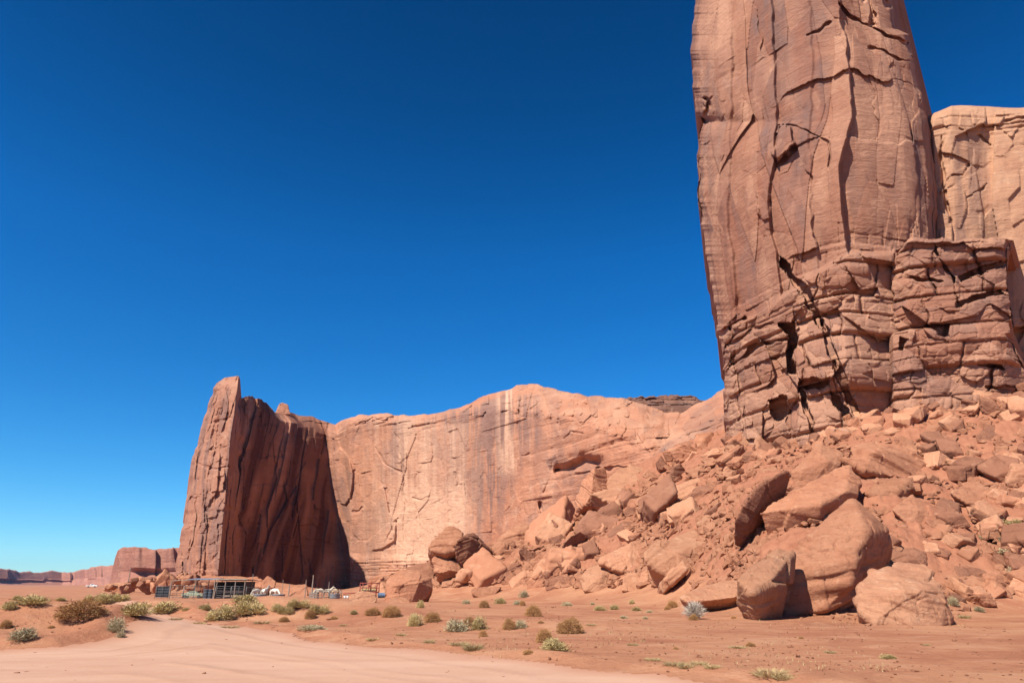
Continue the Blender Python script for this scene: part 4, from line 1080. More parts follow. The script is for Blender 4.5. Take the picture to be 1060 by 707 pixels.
for i in range(10):
    r2 = np.random.RandomState(300+i); Q = r2.normal(size=(15, 3)); Q /= np.abs(Q).max(1)[:, None]; Q *= r2.uniform(.75, 1, (15, 3))
    Q *= np.array([.5, r2.uniform(.3, .5), r2.uniform(.15, .38)])
    bm = bmesh.new()
    for p in Q: bm.verts.new(p)
    r = bmesh.ops.convex_hull(bm, input=bm.verts)
    bmesh.ops.delete(bm, geom=list({g_ for g_ in r['geom_interior']+r['geom_unused'] if isinstance(g_, bmesh.types.BMVert)}), context='VERTS')
    bmesh.ops.triangulate(bm, faces=bm.faces[:]); bmesh.ops.recalc_face_normals(bm, faces=bm.faces[:])
    bm.verts.index_update(); LV = np.array([v_.co[:] for v_ in bm.verts]); LF = np.array([[v_.index for v_ in f.verts] for f in bm.faces]); low.append((LV, LF)); bm.free()
for i, (pxs, px, py, p, sz) in enumerate(kept):
    nrm = slope_normal(p.x, p.y)
    q = Vector((0, 0, 1)).rotation_difference(nrm)
    import mathutils
    tiltq = mathutils.Euler((rs.normal(0, .25)+.10, rs.normal(-.12, .3), rs.uniform(0, 6.28))).to_quaternion()
    rot = q @ tiltq
    sc = sz*rs.uniform(.85, 1.25)
    if i < NIND:
        o = bpy.data.objects.new('rock', PRM[rs.randint(len(PRM))]); COL.objects.link(o)
        o.rotation_mode = 'QUATERNION'; o.rotation_quaternion = rot
        zs = rs.uniform(.8, 1.3)
        o.location = p+nrm*sc*.13*zs; o.scale = (sc, sc, sc*zs)
        tag(o, 'loose weathered rock lying among the rubble of the boulder slope', 'rock', 'loose rocks on the debris slope')
    else:
        LV, LF = low[i % 10]
        A = np.array(rot.to_matrix())
        stuffV.append((LV*sc) @ A.T+np.array(p+nrm*sc*.05)); stuffF.append(LF+off); off += len(LV)
# blocks broken off the spire, leaning along its foot
for k in range(30):
    t_ = k/29.; px = 748+t_*150+rs.normal()*3; py = np.interp(px, [748, 775, 800, 850, 900], [464, 476, 472, 455, 430])+rs.uniform(-5, 8)
    Yf = np.interp(px, [748, 775, 800, 850, 900], [101, 96, 91, 86, 82.5])-rs.uniform(.3, 4)
    x_ = float(w3(px, py, Yf)[0]); p = Vector((x_, Yf, gz(x_, Yf)))
    sc = rs.uniform(11, 27)*p.y/707.*(1.15 if t_ < .5 else .8)
    o = bpy.data.objects.new('rock', PRM[rs.randint(len(PRM))]); COL.objects.link(o)
    o.location = p+Vector((0, .6, sc*.10)); o.scale = (sc*rs.uniform(.5, .8), sc*.7, sc*rs.uniform(.9, 1.5)); o.rotation_euler = (rs.normal(0, .45), rs.normal(.35, .4)+.5, rs.uniform(0, 6.28))
    tag(o, 'broken block leaning against the foot of the tall spire', 'rock', "blocks fallen at the spire's foot")
# pebbles scattered on the sand
for k in range(1500):
    px = rs.uniform(-60, 1120); py = rs.uniform(615, 700) if rs.rand() < .7 else rs.uniform(640, 706)
    x, y = ground0(px, py)
    if y > 90 or y < 7: continue
    if inside(np.array([x]), np.array([y]), rp)[0] and rs.rand() < .85: continue
    sc = rs.uniform(.02, .06)*(1+1.2*(rs.rand() < .06))*(1+y/40)
    LV, LF = low[k % 10]; a = rs.uniform(0, 6.28); A = np.array([[math.cos(a), -math.sin(a), 0], [math.sin(a), math.cos(a), 0], [0, 0, 1]])
    stuffV.append((LV*sc) @ A.T+np.array([x, y, gz(x, y)+sc*.1])); stuffF.append(LF+off); off += len(LV)
o = link('rubble', mesh_np('rubble', np.concatenate(stuffV), np.concatenate(stuffF)), M['rock'], None, False)
tag(o, 'fine rubble and pebbles covering the debris slope and sand', 'rubble', None, 'stuff')
# ------------------------------------------------------------------ shrubs
def leafmat(name, a, b, c):
    m = NT(name); oi = m.n('ShaderNodeObjectInfo'); v = m.coords()
    r = m.noise(v, 7, 3, .6); col = m.mix(m.ramp1(r, .35, .65), a, b)
    col = m.mix(m.ramp1(m.noise(v, 23, 2, .6), .5, .7), col, c)
    hv = m.n('ShaderNodeHueSaturation'); m.l(col, hv.inputs['Color']); m.l(m.ramp1(oi.outputs['Random'], 0, 1, .8, 1.15), hv.inputs['Value'])
    m.color(hv.outputs[0]); m.b.inputs['Roughness'].default_value = .8
    return m.m
PM = {
 'green': leafmat('shrub_green', (.50, .38, .16), (.36, .26, .11), (.62, .48, .27)),
 'sage': leafmat('shrub_sage', (.46, .38, .22), (.34, .27, .16), (.58, .48, .31)),
 'gold': leafmat('shrub_dry_gold', (.46, .25, .10), (.32, .155, .06), (.56, .34, .15)),
 'white': leafmat('shrub_dry_white', (.48, .41, .33), (.38, .32, .26), (.58, .51, .43)),
 'straw': leafmat('grass_straw', (.42, .31, .15), (.34, .24, .11), (.50, .39, .22)),
 'wood': leafmat('shrub_wood', (.12, .07, .045), (.09, .05, .035), (.17, .11, .07)),
}
def blades(n, seed, kind):
    """unit shrub: width 1, height 1; many thin blades on a domed crown"""
    rs = np.random.RandomState(seed); V = []; F = []
    def quad(p, d, L, w):
        d = d/np.linalg.norm(d); s = np.cross(d, rs.normal(size=3)); s /= np.linalg.norm(s)+1e-9
        k = len(V); e = p+d*L; mid = p+d*L*.55+np.array([0, 0, .0])
        V.extend([p-s*w*.35, p+s*w*.35, mid+s*w*.5, mid-s*w*.5, e]); F.append((k, k+1, k+2, k+3)); F.append((k+3, k+2, k+4, k+4))
    tufts = [(rs.uniform(-.28, .28), rs.uniform(-.28, .28), rs.uniform(.55, 1.0)) for _ in range(7)]
    for i in range(n):
        if kind == 'dense':
            u = rs.normal(size=3); u /= np.linalg.norm(u); a_ = rs.uniform(0, 6.28); zz_ = rs.uniform(0, 1); rr_ = math.sqrt(1-zz_**2.4); u = np.array([math.cos(a_)*rr_, math.sin(a_)*rr_, zz_]); r = rs.uniform(.45, .97)**.7
            lob = 1+.14*float(vnoise(u[0]*2.2+seed, u[1]*2.2, u[2]*2.2, 9))
            p = u*np.array([.5, .5, .9])*r*lob*(1+.10*float(vnoise(u[0]*6+seed, u[1]*6, u[2]*6, 3))); p[2] = max(p[2], .02); quad(p, u*.7+rs.normal(size=3)*.5, rs.uniform(.05, .11), .013)
        elif kind == 'spray':
            a = rs.uniform(0, 6.28); t = rs.uniform(0, 1)**.7; d = np.array([math.cos(a)*t, math.sin(a)*t, 1.15-t*.75]); d /= np.linalg.norm(d)
            r0 = rs.uniform(.1, .75); p = d*r0*np.array([.5, .5, .9]); quad(p, d+rs.normal(size=3)*.35, rs.uniform(.12, .28), .012)
        elif kind == 'grass':
            a = rs.uniform(0, 6.28); r0 = .42*math.sqrt(rs.rand()); p = np.array([math.cos(a)*r0, math.sin(a)*r0, 0]); quad(p, np.array([math.cos(a)*.5, math.sin(a)*.5, 1.1])+rs.normal(size=3)*.35, rs.uniform(.4, .95), .02)
        else:
            tx, ty, h = tufts[rs.randint(7)]; u = rs.normal(size=3); u /= np.linalg.norm(u); u[2] = abs(u[2])
            r = rs.uniform(.3, 1.); p = np.array([tx, ty, .0])+u*np.array([.26, .26, h*.85])*r; p[2] = max(p[2], .0)
            quad(p, u*.8+np.array([0, 0, .5])+rs.normal(size=3)*.35, rs.uniform(.07, .16), .02)
    V = np.array(V); F4 = np.array([f for f in F if f[2] != f[3]]); F3 = np.array([f[:3] for f in F if f[2] == f[3]])
    me = bpy.data.meshes.new('foliage'); me.from_pydata(V.tolist(), [], [list(f) for f in F4]+[list(f) for f in F3]); me.update(); return me
def stems(seed):
    rs = np.random.RandomState(seed); bm = bmesh.new()
    for i in range(14):
        a = rs.uniform(0, 6.28); t = rs.uniform(.2, .8); d = Vector((math.cos(a)*t, math.sin(a)*t, 1.1-t*.6)).normalized()
        p0 = Vector((0, 0, -.05)); p1 = Vector((d.x*.2, d.y*.2, d.z*.35)); p2 = Vector((d.x*.42+rs.normal()*.03, d.y*.42+rs.normal()*.03, d.z*.72))
        ring = []
        for p, r in ((p0, .016), (p1, .010), (p2, .003)):
            ring.append([bm.verts.new(p+Vector((math.cos(k*2.094)*r, math.sin(k*2.094)*r, 0))) for k in range(3)])
        for A, B in zip(ring[:-1], ring[1:]):
            for k in range(3): bm.faces.new((A[k], A[(k+1) % 3], B[(k+1) % 3], B[k]))
    me = bpy.data.meshes.new('stem'); bm.to_mesh(me); bm.free(); me.materials.append(PM['wood']); return me
SP = {}
for kd, mt, form, n in [('G', 'green', 'tuft', 2600), ('S', 'sage', 'tuft', 1900), ('D', 'gold', 'dense', 5200), ('W', 'white', 'spray', 1500), ('g', 'straw', 'grass', 420)]:
    SP[kd] = []
    for i in range(3 if kd != 'W' else 1):
        me = blades(n, 40+i+ord(kd), form); me.materials.append(PM[mt]); SP[kd].append(me)
STM = [stems(i) for i in range(3)]
# px centre, py base, width px, height px, kind, label (None = one of a look-alike group)
SH = [
 (75,645,44,21,'D',"big dense rust brown tumbleweed mound on the left sand mound"),
 (29,629,34,13,'G',"wide yellow green shrub above left of the rust brown mound"),
 (4,632,16,12,'G',"green shrub cut off by the left edge"),
 (20,666,30,17,'S',"sprawling grey sage plant lowest at the left"),
 (3,651,12,9,'D',"small brown shrub at the left edge above the sprawling sage"),
 (92,624,15,9,'G',"leftmost shrub of the green row beyond the rust brown mound"),(107,625,22,13,'G',"tall middle shrub of the green row beyond the rust brown mound"),(122,623,18,12,'G',"right hand shrub of the row beyond the rust brown mound"),
 (129,638,34,17,'G',"round green shrub at the bend of the dirt road"),(170,636,30,15,'G',"green shrub alone in front of the corral's left end"),
 (118,655,18,18,'S',"pale sage plant hanging on the mound's right flank"),(123,661,10,9,'S',"small grey tuft below the pale sage by the road edge"),
 (219,643,22,16,'G',"yellow shrub at the left of the thicket before the shed"),(234,641,22,19,'G',"taller yellow green shrub in the thicket before the shed"),(249,638,22,20,'G',"tall full shrub in the middle of the thicket"),(264,637,22,16,'G',"shrub at the right end of the thicket before the shed"),
 (245,627,30,10,'G',"low green shrub behind the thicket, nearest the shed"),(209,631,12,8,'G',"little shrub left of the thicket before the shed"),
 (284,634,11,10,'G',"small shrub below the water tubs"),(295,637,14,9,'G',"olive shrub right of the small one below the tubs"),(307,632,22,10,'G',"flat green shrub before the long red block"),
 (320,641,12,10,'D',"scraggy brown shrub under the tall corral poles"),(329,636,18,11,'G',"green shrub on the dune under the pale horses"),
 (293,644,9,6,'D',"dark brown tuft on the orange dune face"),
 (322,653,30,7,'S',"long low grey mat plant on the dune foot near the road"),
 (365,636,9,6,'G',"tiny green tuft left of the split stone"),(385,637,14,8,'D',"brown shrub just below the split stone"),(404,639,18,12,'D',"twiggy brown shrub left of the arched boulder's foot"),
 (434,629,9,9,'G',"yellow green tuft at the arched boulder's right foot"),
 (431,648,18,16,'G',"pale green shrub, left end of the middle row"),(447,644,18,11,'D',"drab brown shrub second from the left in the middle row"),(470,654,28,17,'S',"broad sage shrub in the middle row"),(485,648,11,10,'D',"brown shrub touching the broad sage shrub"),(497,652,16,17,'G',"upright olive shrub right end of the middle row"),
 (483,625,9,6,'S',"faint grey tuft below the dark round boulder"),(501,629,10,8,'D',"small rust tuft under the broken low boulder"),(516,625,14,8,'G',"small green shrub right of the rust tuft"),
 (543,619,11,9,'S',"light green sage at the foot of the loaf shaped boulder"),(535,626,9,7,'S',None),(541,627,6,6,'D',None),
 (552,638,15,13,'D',"round golden tumbleweed, leftmost of the golden ones on the flat"),(588,627,12,6,'S',None),
 (591,656,25,17,'D',"largest golden tumbleweed on the open flat right of centre"),(564,665,16,15,'D',"golden shrub behind the low yellow grey one near the road"),(577,674,34,14,'G',"low yellow grey shrub nearest the road in the centre"),
 (527,652,12,12,'D',None),(538,650,14,11,'S',"sage tuft beside twigs in the centre of the flat"),
 (489,673,18,9,'g',"straw tuft close to the road left of centre"),(475,669,14,6,'g',None),(444,666,9,6,'g',None),(547,677,10,5,'D',None),(500,659,8,8,'D',None),
 (623,632,14,7,'G',None),(636,631,10,7,'G',None),(655,625,7,5,'G',None),(659,632,11,6,'G',None),(673,634,8,4,'S',None),(613,626,6,4,'S',None),(645,640,9,4,'S',None),(669,641,7,4,'S',None),
 (697,629,11,8,'D',"small brown shrub left of the dry white bush"),(691,631,6,4,'D',None),
 (721,641,26,22,'W',"dry whitish grey bush with bare thin twigs"),(719,642,9,7,'D',"little golden tuft at the white bush's base"),
 (778,669,10,5,'D',"flat dark tuft alone on the sand right of the white bush"),
 (700,690,16,7,'g',None),(712,692,14,6,'g',None),(725,689,14,7,'g',None),(738,692,12,6,'g',None),(676,684,12,5,'g',None),(765,671,12,4,'g',None),(800,702,26,10,'g',"pale straw clump at the road edge near the bottom right"),(812,704,14,7,'g',None),
 (921,682,15,7,'G',"small green tuft on the bare sand below the dome boulder"),
 (988,628,14,11,'S',"sage tuft at the right foot of the dome boulder"),(1016,634,12,8,'S',"pale tuft alone on sand right of the dome boulder"),
 (1053,549,16,9,'G',"bright green plant on the right slope at the picture's edge"),(1042,565,14,7,'S',"grey green plant in the middle of the right slope edge"),(1048,582,22,9,'S',"flat pale sage on the lower right slope"),(1056,604,14,18,'S',"blue grey bush at the right edge by the stone pair"),
 (1018,562,8,5,'S',None),(760,640,5,3,'D',None),(1000,640,8,5,'g',None),(860,676,8,4,'g',None),(830,661,6,3,'D',None),(150,629,10,5,'G',None),(190,633,9,5,'G',None),(60,622,12,5,'G',None),(14,621,14,5,'G',None),(38,622,10,4,'D',None),(52,650,6,3,'D',None),(345,641,7,4,'D',None),(355,648,6,3,'g',None),(270,646,12,4,'g',None),(235,650,14,4,'g',None),(205,646,9,4,'g',None),(180,642,9,4,'g',None),(385,663,10,4,'g',None),(415,658,8,4,'g',None),(560,645,6,3,'D',None),(612,648,7,3,'g',None),(655,668,8,4,'g',None),(960,668,6,3,'g',None),(700,672,6,3,'D',None),
]
KIND = {'G': ('shrub', 'shrub'), 'S': ('sage_plant', 'shrub'), 'D': ('dry_shrub', 'shrub'), 'W': ('dry_bush', 'bush'), 'g': ('grass_tuft', 'grass')}
GL = {'G': 'tiny olive green tuft dotted over the open sand', 'S': 'tiny grey sage tuft dotted over the open sand', 'D': 'tiny brown dry tuft dotted over the open sand', 'g': 'small pale straw grass tuft on the sand'}
rs = np.random.RandomState(5)
for (px, py, w, h, kd, lab) in SH:
    p = hit(px, py, 120)
    if p is None: continue
    dist = float(np.linalg.norm(ray(px, py)))
    k = p.y/float(ray(px, py)[1])/FPX
    ww, hh = w*k*1.2, h*k*1.05
    p = p+Vector((0, ww*.25, 0)); p.z = gz(p.x, p.y)-.02
    t = empty(KIND[kd][0], p, rs.uniform(0, 6.28))
    f = bpy.data.objects.new('foliage', SP[kd][rs.randint(len(SP[kd]))]); COL.objects.link(f); f.parent = t; f.scale = (ww, ww*rs.uniform(.8, 1), hh)
    if kd != 'g' and lab:
        s_ = bpy.data.objects.new('stem', STM[rs.randint(3)]); COL.objects.link(s_); s_.parent = t; s_.scale = (ww, ww, hh)
    if lab: tag(t, lab, KIND[kd][1])
    else: tag(t, GL[kd], KIND[kd][1], {'G': 'olive tufts', 'S': 'grey sage tufts', 'D': 'brown tufts', 'g': 'straw grass tufts'}[kd]+' dotted over the sand')

# sparse dry litter and sprouts over the sand
rs = np.random.RandomState(321); LV_ = []; LF_ = []; kk = 0
for c_ in range(620):
    px = rs.uniform(-40, 1100); py = rs.uniform(622, 698)
    if fbm(np.array([px*.012]), np.array([py*.05]), np.array([3.3]), 2, 44)[0] < -.05+.25*(px > 820): continue
    x0, y0 = ground0(px, py)
    if y0 > 75 or inside(np.array([x0]), np.array([y0]), rp)[0]: continue
    for j_ in range(rs.randint(4, 16)):
        x, y = x0+rs.normal()*.28, y0+rs.normal()*.35; z = gz(x, y)
        a = rs.uniform(0, 6.28); L = rs.uniform(.02, .07)*(1+y/60); wd = .006*(1+y/18)
        d = np.array([math.cos(a)*.7, math.sin(a)*.7, rs.uniform(.3, 1.1)])*L; s_ = np.array([-math.sin(a), math.cos(a), 0])*wd
        p = np.array([x, y, z-.005]); LV_ += [p-s_, p+s_, p+d]; LF_.append((kk, kk+1, kk+2)); kk += 3
o = link('dry_litter', mesh_np('dry_litter', np.array(LV_), np.array(LF_)), PM['straw'], None, False)
tag(o, 'sparse dry grass litter and sprouts on the sand', 'ground cover', None, 'stuff')
# ------------------------------------------------------------------ corral
def pm(name, c, rough=.7, metal=0., var=.25):
    m = NT(name); v = m.coords(); n = m.noise(v, 3, 6, .65)
    m.color(m.mix(m.ramp1(n, .35, .65), tuple(x*(1-var) for x in c), tuple(min(1, x*(1+var)) for x in c)))
    m.b.inputs['Roughness'].default_value = rough; m.b.inputs['Metallic'].default_value = metal; m.bump(m.noise(v, 14, 4, .6), .01, .5); return m.m
PT = {'steel': pm('galvanised_steel', (.12, .115, .11), .7, .2), 'wood': pm('grey_wood', (.26, .20, .16)), 'dark': pm('dark_steel', (.05, .055, .065), .6), 'roof': pm('pale_roof_metal', (.32, .28, .23), .7),
      'bluegrey': pm('blue_grey_roof', (.16, .19, .24), .6), 'red': pm('red_paint', (.27, .065, .045), .5), 'blue': pm('blue_paint', (.10, .16, .25), .5), 'white': pm('white_paint', (.7, .7, .68), .4),
      'green': pm('faded_green_paint', (.30, .33, .24), .5), 'glass': pm('dark_glass', (.03, .035, .04), .1), 'tyre': pm('tyre_rubber', (.03, .03, .03), .9), 'cream': pm('cream_coat', (.50, .42, .32), .9), 'whitecoat': pm('white_coat', (.60, .55, .47), .9),
      'bay': pm('tan_coat', (.42, .30, .19), .9), 'mane': pm('grey_mane', (.40, .35, .28), .95), 'tub': pm('grey_tub', (.20, .21, .22), .6), 'water': pm('trough_water', (.05, .07, .08), .1), 'straw': pm('straw_bale', (.48, .36, .18), .95)}
def mbox(bm, c, s, rz=0, rx=0, bev=0):
    r = bmesh.ops.create_cube(bm, size=1); vs = r['verts']
    M4 = Matrix.Translation(c) @ Matrix.Rotation(rz, 4, 'Z') @ Matrix.Rotation(rx, 4, 'X') @ Matrix.Diagonal((*s, 1))
    bmesh.ops.transform(bm, matrix=M4, verts=vs)
    if bev: bmesh.ops.bevel(bm, geom=list({e for v_ in vs for e in v_.link_edges}), offset=bev, segments=2, affect='EDGES')
def mtube(bm, a, b, r0, r1=None, n=8):
    a, b = Vector(a), Vector(b); d = b-a
    q = Vector((0, 0, 1)).rotation_difference(d)
    r = bmesh.ops.create_cone(bm, cap_ends=True, segments=n, radius1=r0, radius2=r1 if r1 is not None else r0, depth=d.length)
    bmesh.ops.transform(bm, matrix=Matrix.Translation((a+b)/2) @ q.to_matrix().to_4x4(), verts=r['verts'])
def fin(name, bm, mat, parent=None, smooth=False):
    me = bpy.data.meshes.new(name); bmesh.ops.recalc_face_normals(bm, faces=bm.faces[:]); bm.to_mesh(me); bm.free(); return link(name, me, mat, parent, smooth)
def spot(px, Y):
    x = float(w3(px, 612, Y)[0]); return Vector((x, Y, gz(x, Y)))
def PXM(Y): return Y/1.06/FPX
def post(px, ytop, Y, r=.07, label=None, name='wooden_post', lean=0, mat='wood', cat='post', group=None):
    p = spot(px, Y); h = float(w3(px, ytop, Y)[2])-p.z
    bm = bmesh.new(); k = 5
    for i in range(k):
        mtube(bm, (lean*h*i/k+.012*math.sin(i*2), 0, h*i/k-(.2 if i == 0 else 0)), (lean*h*(i+1)/k+.012*math.sin(i*2+2), 0, h*(i+1)/k+.002), r*(1-.06*i), r*(1-.06*(i+1)), 8)
    o = fin(name, bm, PT[mat]); o.location = p; return tag(o, label, cat, group)
def panel(px0, px1, Y0, Y1, label, rails=5, h=1.5, mat='steel', wire=False, name='corral_panel'):
    a, b = spot(px0, Y0), spot(px1, Y1); L = (b-a).xy.length; ang = math.atan2(b.y-a.y, b.x-a.x)
    t = empty(name, a, ang); tag(t, label, 'fence panel')
    bm = bmesh.new(); 
    for x in (0.03, L-.03): mtube(bm, (x, 0, .05), (x, 0, h), .04)
    mtube(bm, (.03, 0, h), (L-.03, 0, h), .035); mtube(bm, (.03, 0, .15), (L-.03, 0, .15), .035)
    fin('frame', bm, PT[mat], t, True)
    bm = bmesh.new()
    for i in range(1, rails): mtube(bm, (.03, 0, .15+(h-.15)*i/rails), (L-.03, 0, .15+(h-.15)*i/rails), .012 if wire else .028, None, 6)
    if wire:
        for i in range(1, int(L/.35)): mtube(bm, (i*.35, 0, .15), (i*.35, 0, h), .010, None, 4)
    tag(fin('wire' if wire else 'rail', bm, PT[mat], t, True))
    bm = bmesh.new(); mtube(bm, (L*.5, 0, .05), (L*.5, 0, h), .025); fin('brace', bm, PT[mat], t, True)
panel(161, 175, 95, 95, "leftmost metal panel of the corral, filled by dark sheeting", 4, 1.55)
p = spot(161, 95.1); L = 14*PXM(95)
bm = bmesh.new()
for i in range(12): mbox(bm, (p.x+.08+i*(L-.1)/12+.07, 95.14+.02*(i % 2), p.z+.85), ((L-.1)/12, .02, 1.25))
tag(fin('sheet_metal', bm, PT['dark']), "dark corrugated sheet standing behind the leftmost corral panel", 'sheet metal')
panel(176, 190, 95, 95, "see-through wire panel left of the pale green car", 6, 1.6, 'wood', True, 'wire_panel')
panel(190, 211, 95, 95, "wire panel standing in front of the pale green car", 5, 1.55, 'steel', True, 'wire_panel')
post(176, 603, 94.6, .09, "stout post between the dark sheeting and the wire panels")
post(222, 600, 93.8, .08, "pale leaning post at the shed's left front corner", lean=.10)
panel(224, 239, 94.5, 94.5, "tube gate across the left half of the dark shed", 5, 1.5)
panel(239, 255, 94.5, 94.8, "tube gate across the right half of the dark shed", 5, 1.5)
panel(255, 268, 95, 98, "short tube panel running back from the shed's right corner", 4, 1.35)
# shed
def shed():
    a = spot(222, 97); b = spot(254, 97); L = b.x-a.x; t = empty('shade_shed', (a.x, 97, min(a.z, b.z))); tag(t, "low open animal shed with a flat pale metal roof, dark inside", 'shed')
    H = 2.35
    bm = bmesh.new(); mbox(bm, (L/2, 1.5, H), (L+.5, 4.0, .09), 0, math.radians(-1.5)); 
    for i in range(14): mbox(bm, ((i+.5)*L/14, 1.5, H+.06), (.05, 4.0, .03), 0, math.radians(-1.5))
    fin('roof', bm, PT['roof'], t)
    bm = bmesh.new()
    for i in range(18): mbox(bm, ((i+.5)*L/18, 3.3+.015*(i % 2), H/2-.1), (L/18-.01, .04, H-.2))
    fin('back_wall', bm, PT['dark'], t)
    for x in (.05, L-.05):
        bm = bmesh.new()
        for i in range(8): mbox(bm, (x, -.2+(i+.5)*3.4/8, H/2-.12), (.04, .41, H-.26))
        fin('side_wall', bm, PT['dark'], t)
    for x in (.05, L*.36, L*.68, L-.05):
        bm = bmesh.new(); mtube(bm, (x, -.35, -.2), (x, -.35, H-.03), .07); fin('post', bm, PT['wood'], t)
    bm = bmesh.new()
    for z in (.35, .9): mbox(bm, (L/2, .6, z), (L-.3, .05, .22))
    fin('feed_rack', bm, PT['wood'], t)
    a2 = spot(197, 99); L2 = a.x-a2.x-.3
    t2 = empty('lean_to', (a2.x, 99, a2.z)); tag(t2, "thin blue grey lean-to roof joined to the left of the shed", 'lean-to')
    bm = bmesh.new(); mbox(bm, (L2/2, 0, 2.45), (L2, 2.6, .08), 0, math.radians(3))
    fin('roof', bm, PT['bluegrey'], t2)
    for x in (.1, L2*.5, L2-.1):
        bm = bmesh.new(); mtube(bm, (x, 1.1, -.2), (x, 1.1, 2.45), .06); fin('post', bm, PT['wood'], t2)
    bm = bmesh.new()
    q = spot(176, 99.4); mtube(bm, (q.x, 99.4, q.z+2.2), (a2.x+.4, 99.2, q.z+2.38), .05)
    mtube(bm, (q.x+.05, 99.4, q.z-.1), (q.x+.05, 99.4, q.z+2.22), .05)
    tag(fin('rail_frame', bm, PT['wood']), "thin overhead rail running left from the lean-to roof", 'rail')
shed()
for px, w_, lab in ((214, .9, "left one of the dark drums under the lean-to"), (218.5, .9, "right one of the dark drums, nearest the leaning post")):
    p = spot(px, 97); t = empty('drum', p); tag(t, lab, 'drum')
    bm = bmesh.new(); mtube(bm, (0, 0, 0), (0, 0, 1.15), .33, None, 20); fin('body', bm, PT['dark'], t, False)
    bm = bmesh.new()
    for z in (.03, .38, .76, 1.13): mtube(bm, (0, 0, z-.02), (0, 0, z+.02), .345, None, 20)
    fin('hoop', bm, PT['bluegrey'], t)
def vehicle(name, label, cat, loc, rz, paint, kind='car', s=1.):
    t = empty(name, loc, rz); tag(t, label, cat); t.scale = (s, s, s)
    prof = [(-2.2,.45),(-2.25,.8),(-2.15,.98),(-1.3,1.05),(-.75,1.45),(.55,1.48),(1.05,1.02),(2.05,.92),(2.22,.75),(2.2,.42)] if kind == 'car' else [(-2.6,.5),(-2.6,1.0),(-.75,1.0),(-.7,1.0),(-.6,1.68),(.65,1.7),(1.15,1.12),(2.4,1.02),(2.6,.8),(2.58,.48)]
    bm = bmesh.new(); fr = []
    for y, k in ((-.85, 1), (-.8, 1.0), (.8, 1.0), (.85, 1)):
        fr.append([bm.verts.new((x, y*(1 if z < 1.1 else .86), z if abs(y) < .84 else z*.97+.01)) for x, z in prof])
    for A, B in zip(fr[:-1], fr[1:]):
        for i in range(len(prof)): bm.faces.new((A[i], A[(i+1) % len(prof)], B[(i+1) % len(prof)], B[i]))
    bm.faces.new(fr[0][::-1]); bm.faces.new(fr[-1])
    fin('body', bm, PT[paint], t)
    for sy in (-1, 1):
        bm = bmesh.new(); x0, x1 = (-.95, .75) if kind == 'car' else (-.5, .8)
        mbox(bm, ((x0+x1)/2, sy*.76, 1.25 if kind == 'car' else 1.4), ((x1-x0)*.8, .06, .26)); fin('window', bm, PT['glass'], t)
    for x in (-1.4, 1.45):
        for sy in (-1, 1):
            bm = bmesh.new(); mtube(bm, (x, sy*.70, .34), (x, sy*.88, .34), .34, None, 20); w = fin('wheel', bm, PT['tyre'], t, False)
            bm = bmesh.new(); mtube(bm, (x, sy*.87, .34), (x, sy*.90, .34), .19, None, 14); fin('rim', bm, PT['steel'], w, False)
    bm = bmesh.new(); mbox(bm, (2.2 if kind == 'car' else 2.57, 0, .5), (.12, 1.6, .16)); fin('bumper', bm, PT['steel'], t)
    return t
p = spot(200.5, 98.5); vehicle('old_car', "faded pale green old car parked behind the wire panels", 'car', p, .12, 'green', 'car', .62)
def far_spot(px, Y):
    x = float(w3(px, 612, Y)[0]); return Vector((x, Y, float(height(np.array([x]), np.array([Y]))[0])))
vehicle('pickup_truck', "tiny white pickup far off under the hazy mesas", 'pickup truck', far_spot(94, 330)+Vector((0, 0, .6)), .3, 'white', 'pickup', .9)
# red trailer
p = spot(372, 96); t = empty('stock_trailer', p, 0); tag(t, "red open framed trailer behind the pale split stone", 'trailer')
Wt = 18*PXM(96); bm = bmesh.new(); mbox(bm, (Wt/2, .9, .75), (Wt, 1.8, .14)); mbox(bm, (Wt/2, 0, .62), (Wt, .1, .2)); fin('bed', bm, PT['red'], t)
for x in (.06, Wt*.5, Wt-.06):
    bm = bmesh.new(); mtube(bm, (x, 0, .7), (x, 0, 1.75), .06); mtube(bm, (x, 1.8, .7), (x, 1.8, 1.9), .06); mtube(bm, (x, 0, 1.9), (x, 1.8, 1.9), .06); fin('hoop', bm, PT['red'], t, True)
for z in (1.3, 1.88):
    for y in (0, 1.8):
        bm = bmesh.new(); mtube(bm, (0, y, z), (Wt, y, z), .055); fin('side_rail', bm, PT['red'], t, True)
for x in (Wt*.35, Wt*.65):
    for y in (-.05, 1.75):
        bm = bmesh.new(); mtube(bm, (x, y, .33), (x, y+.18, .33), .33, None, 20); fin('wheel', bm, PT['tyre'], t)
bm = bmesh.new(); mtube(bm, (0, .9, .7), (-2.3, .9, .55), .07); mtube(bm, (-2.2, .9, .55), (-2.2, .9, 0), .04); fin('drawbar', bm, PT['red'], t, True)
bm = bmesh.new()
for i in range(3):
    mbox(bm, (Wt*(.22+.28*i), .9, 1.12), (.62, 1.3, .55), .03*i, 0, .05)
tag(fin('straw_bales', bm, PT['straw']), "tan straw bales loaded on the red trailer", 'straw bales'); bpy.data.objects['straw_bales'].location = p
p = spot(395, 93); t = empty('barrel', p+Vector((0, 0, .3)), .3); tag(t, "blue barrel lying between the trailer and the arched boulder", 'barrel')
bm = bmesh.new(); mtube(bm, (-.42, 0, 0), (.42, 0, 0), .3, None, 20); fin('body', bm, PT['blue'], t)
bm = bmesh.new()
for x in (-.4, -.14, .14, .4): mtube(bm, (x-.02, 0, 0), (x+.02, 0, 0), .315, None, 20)
fin('rib', bm, PT['bluegrey'], t)
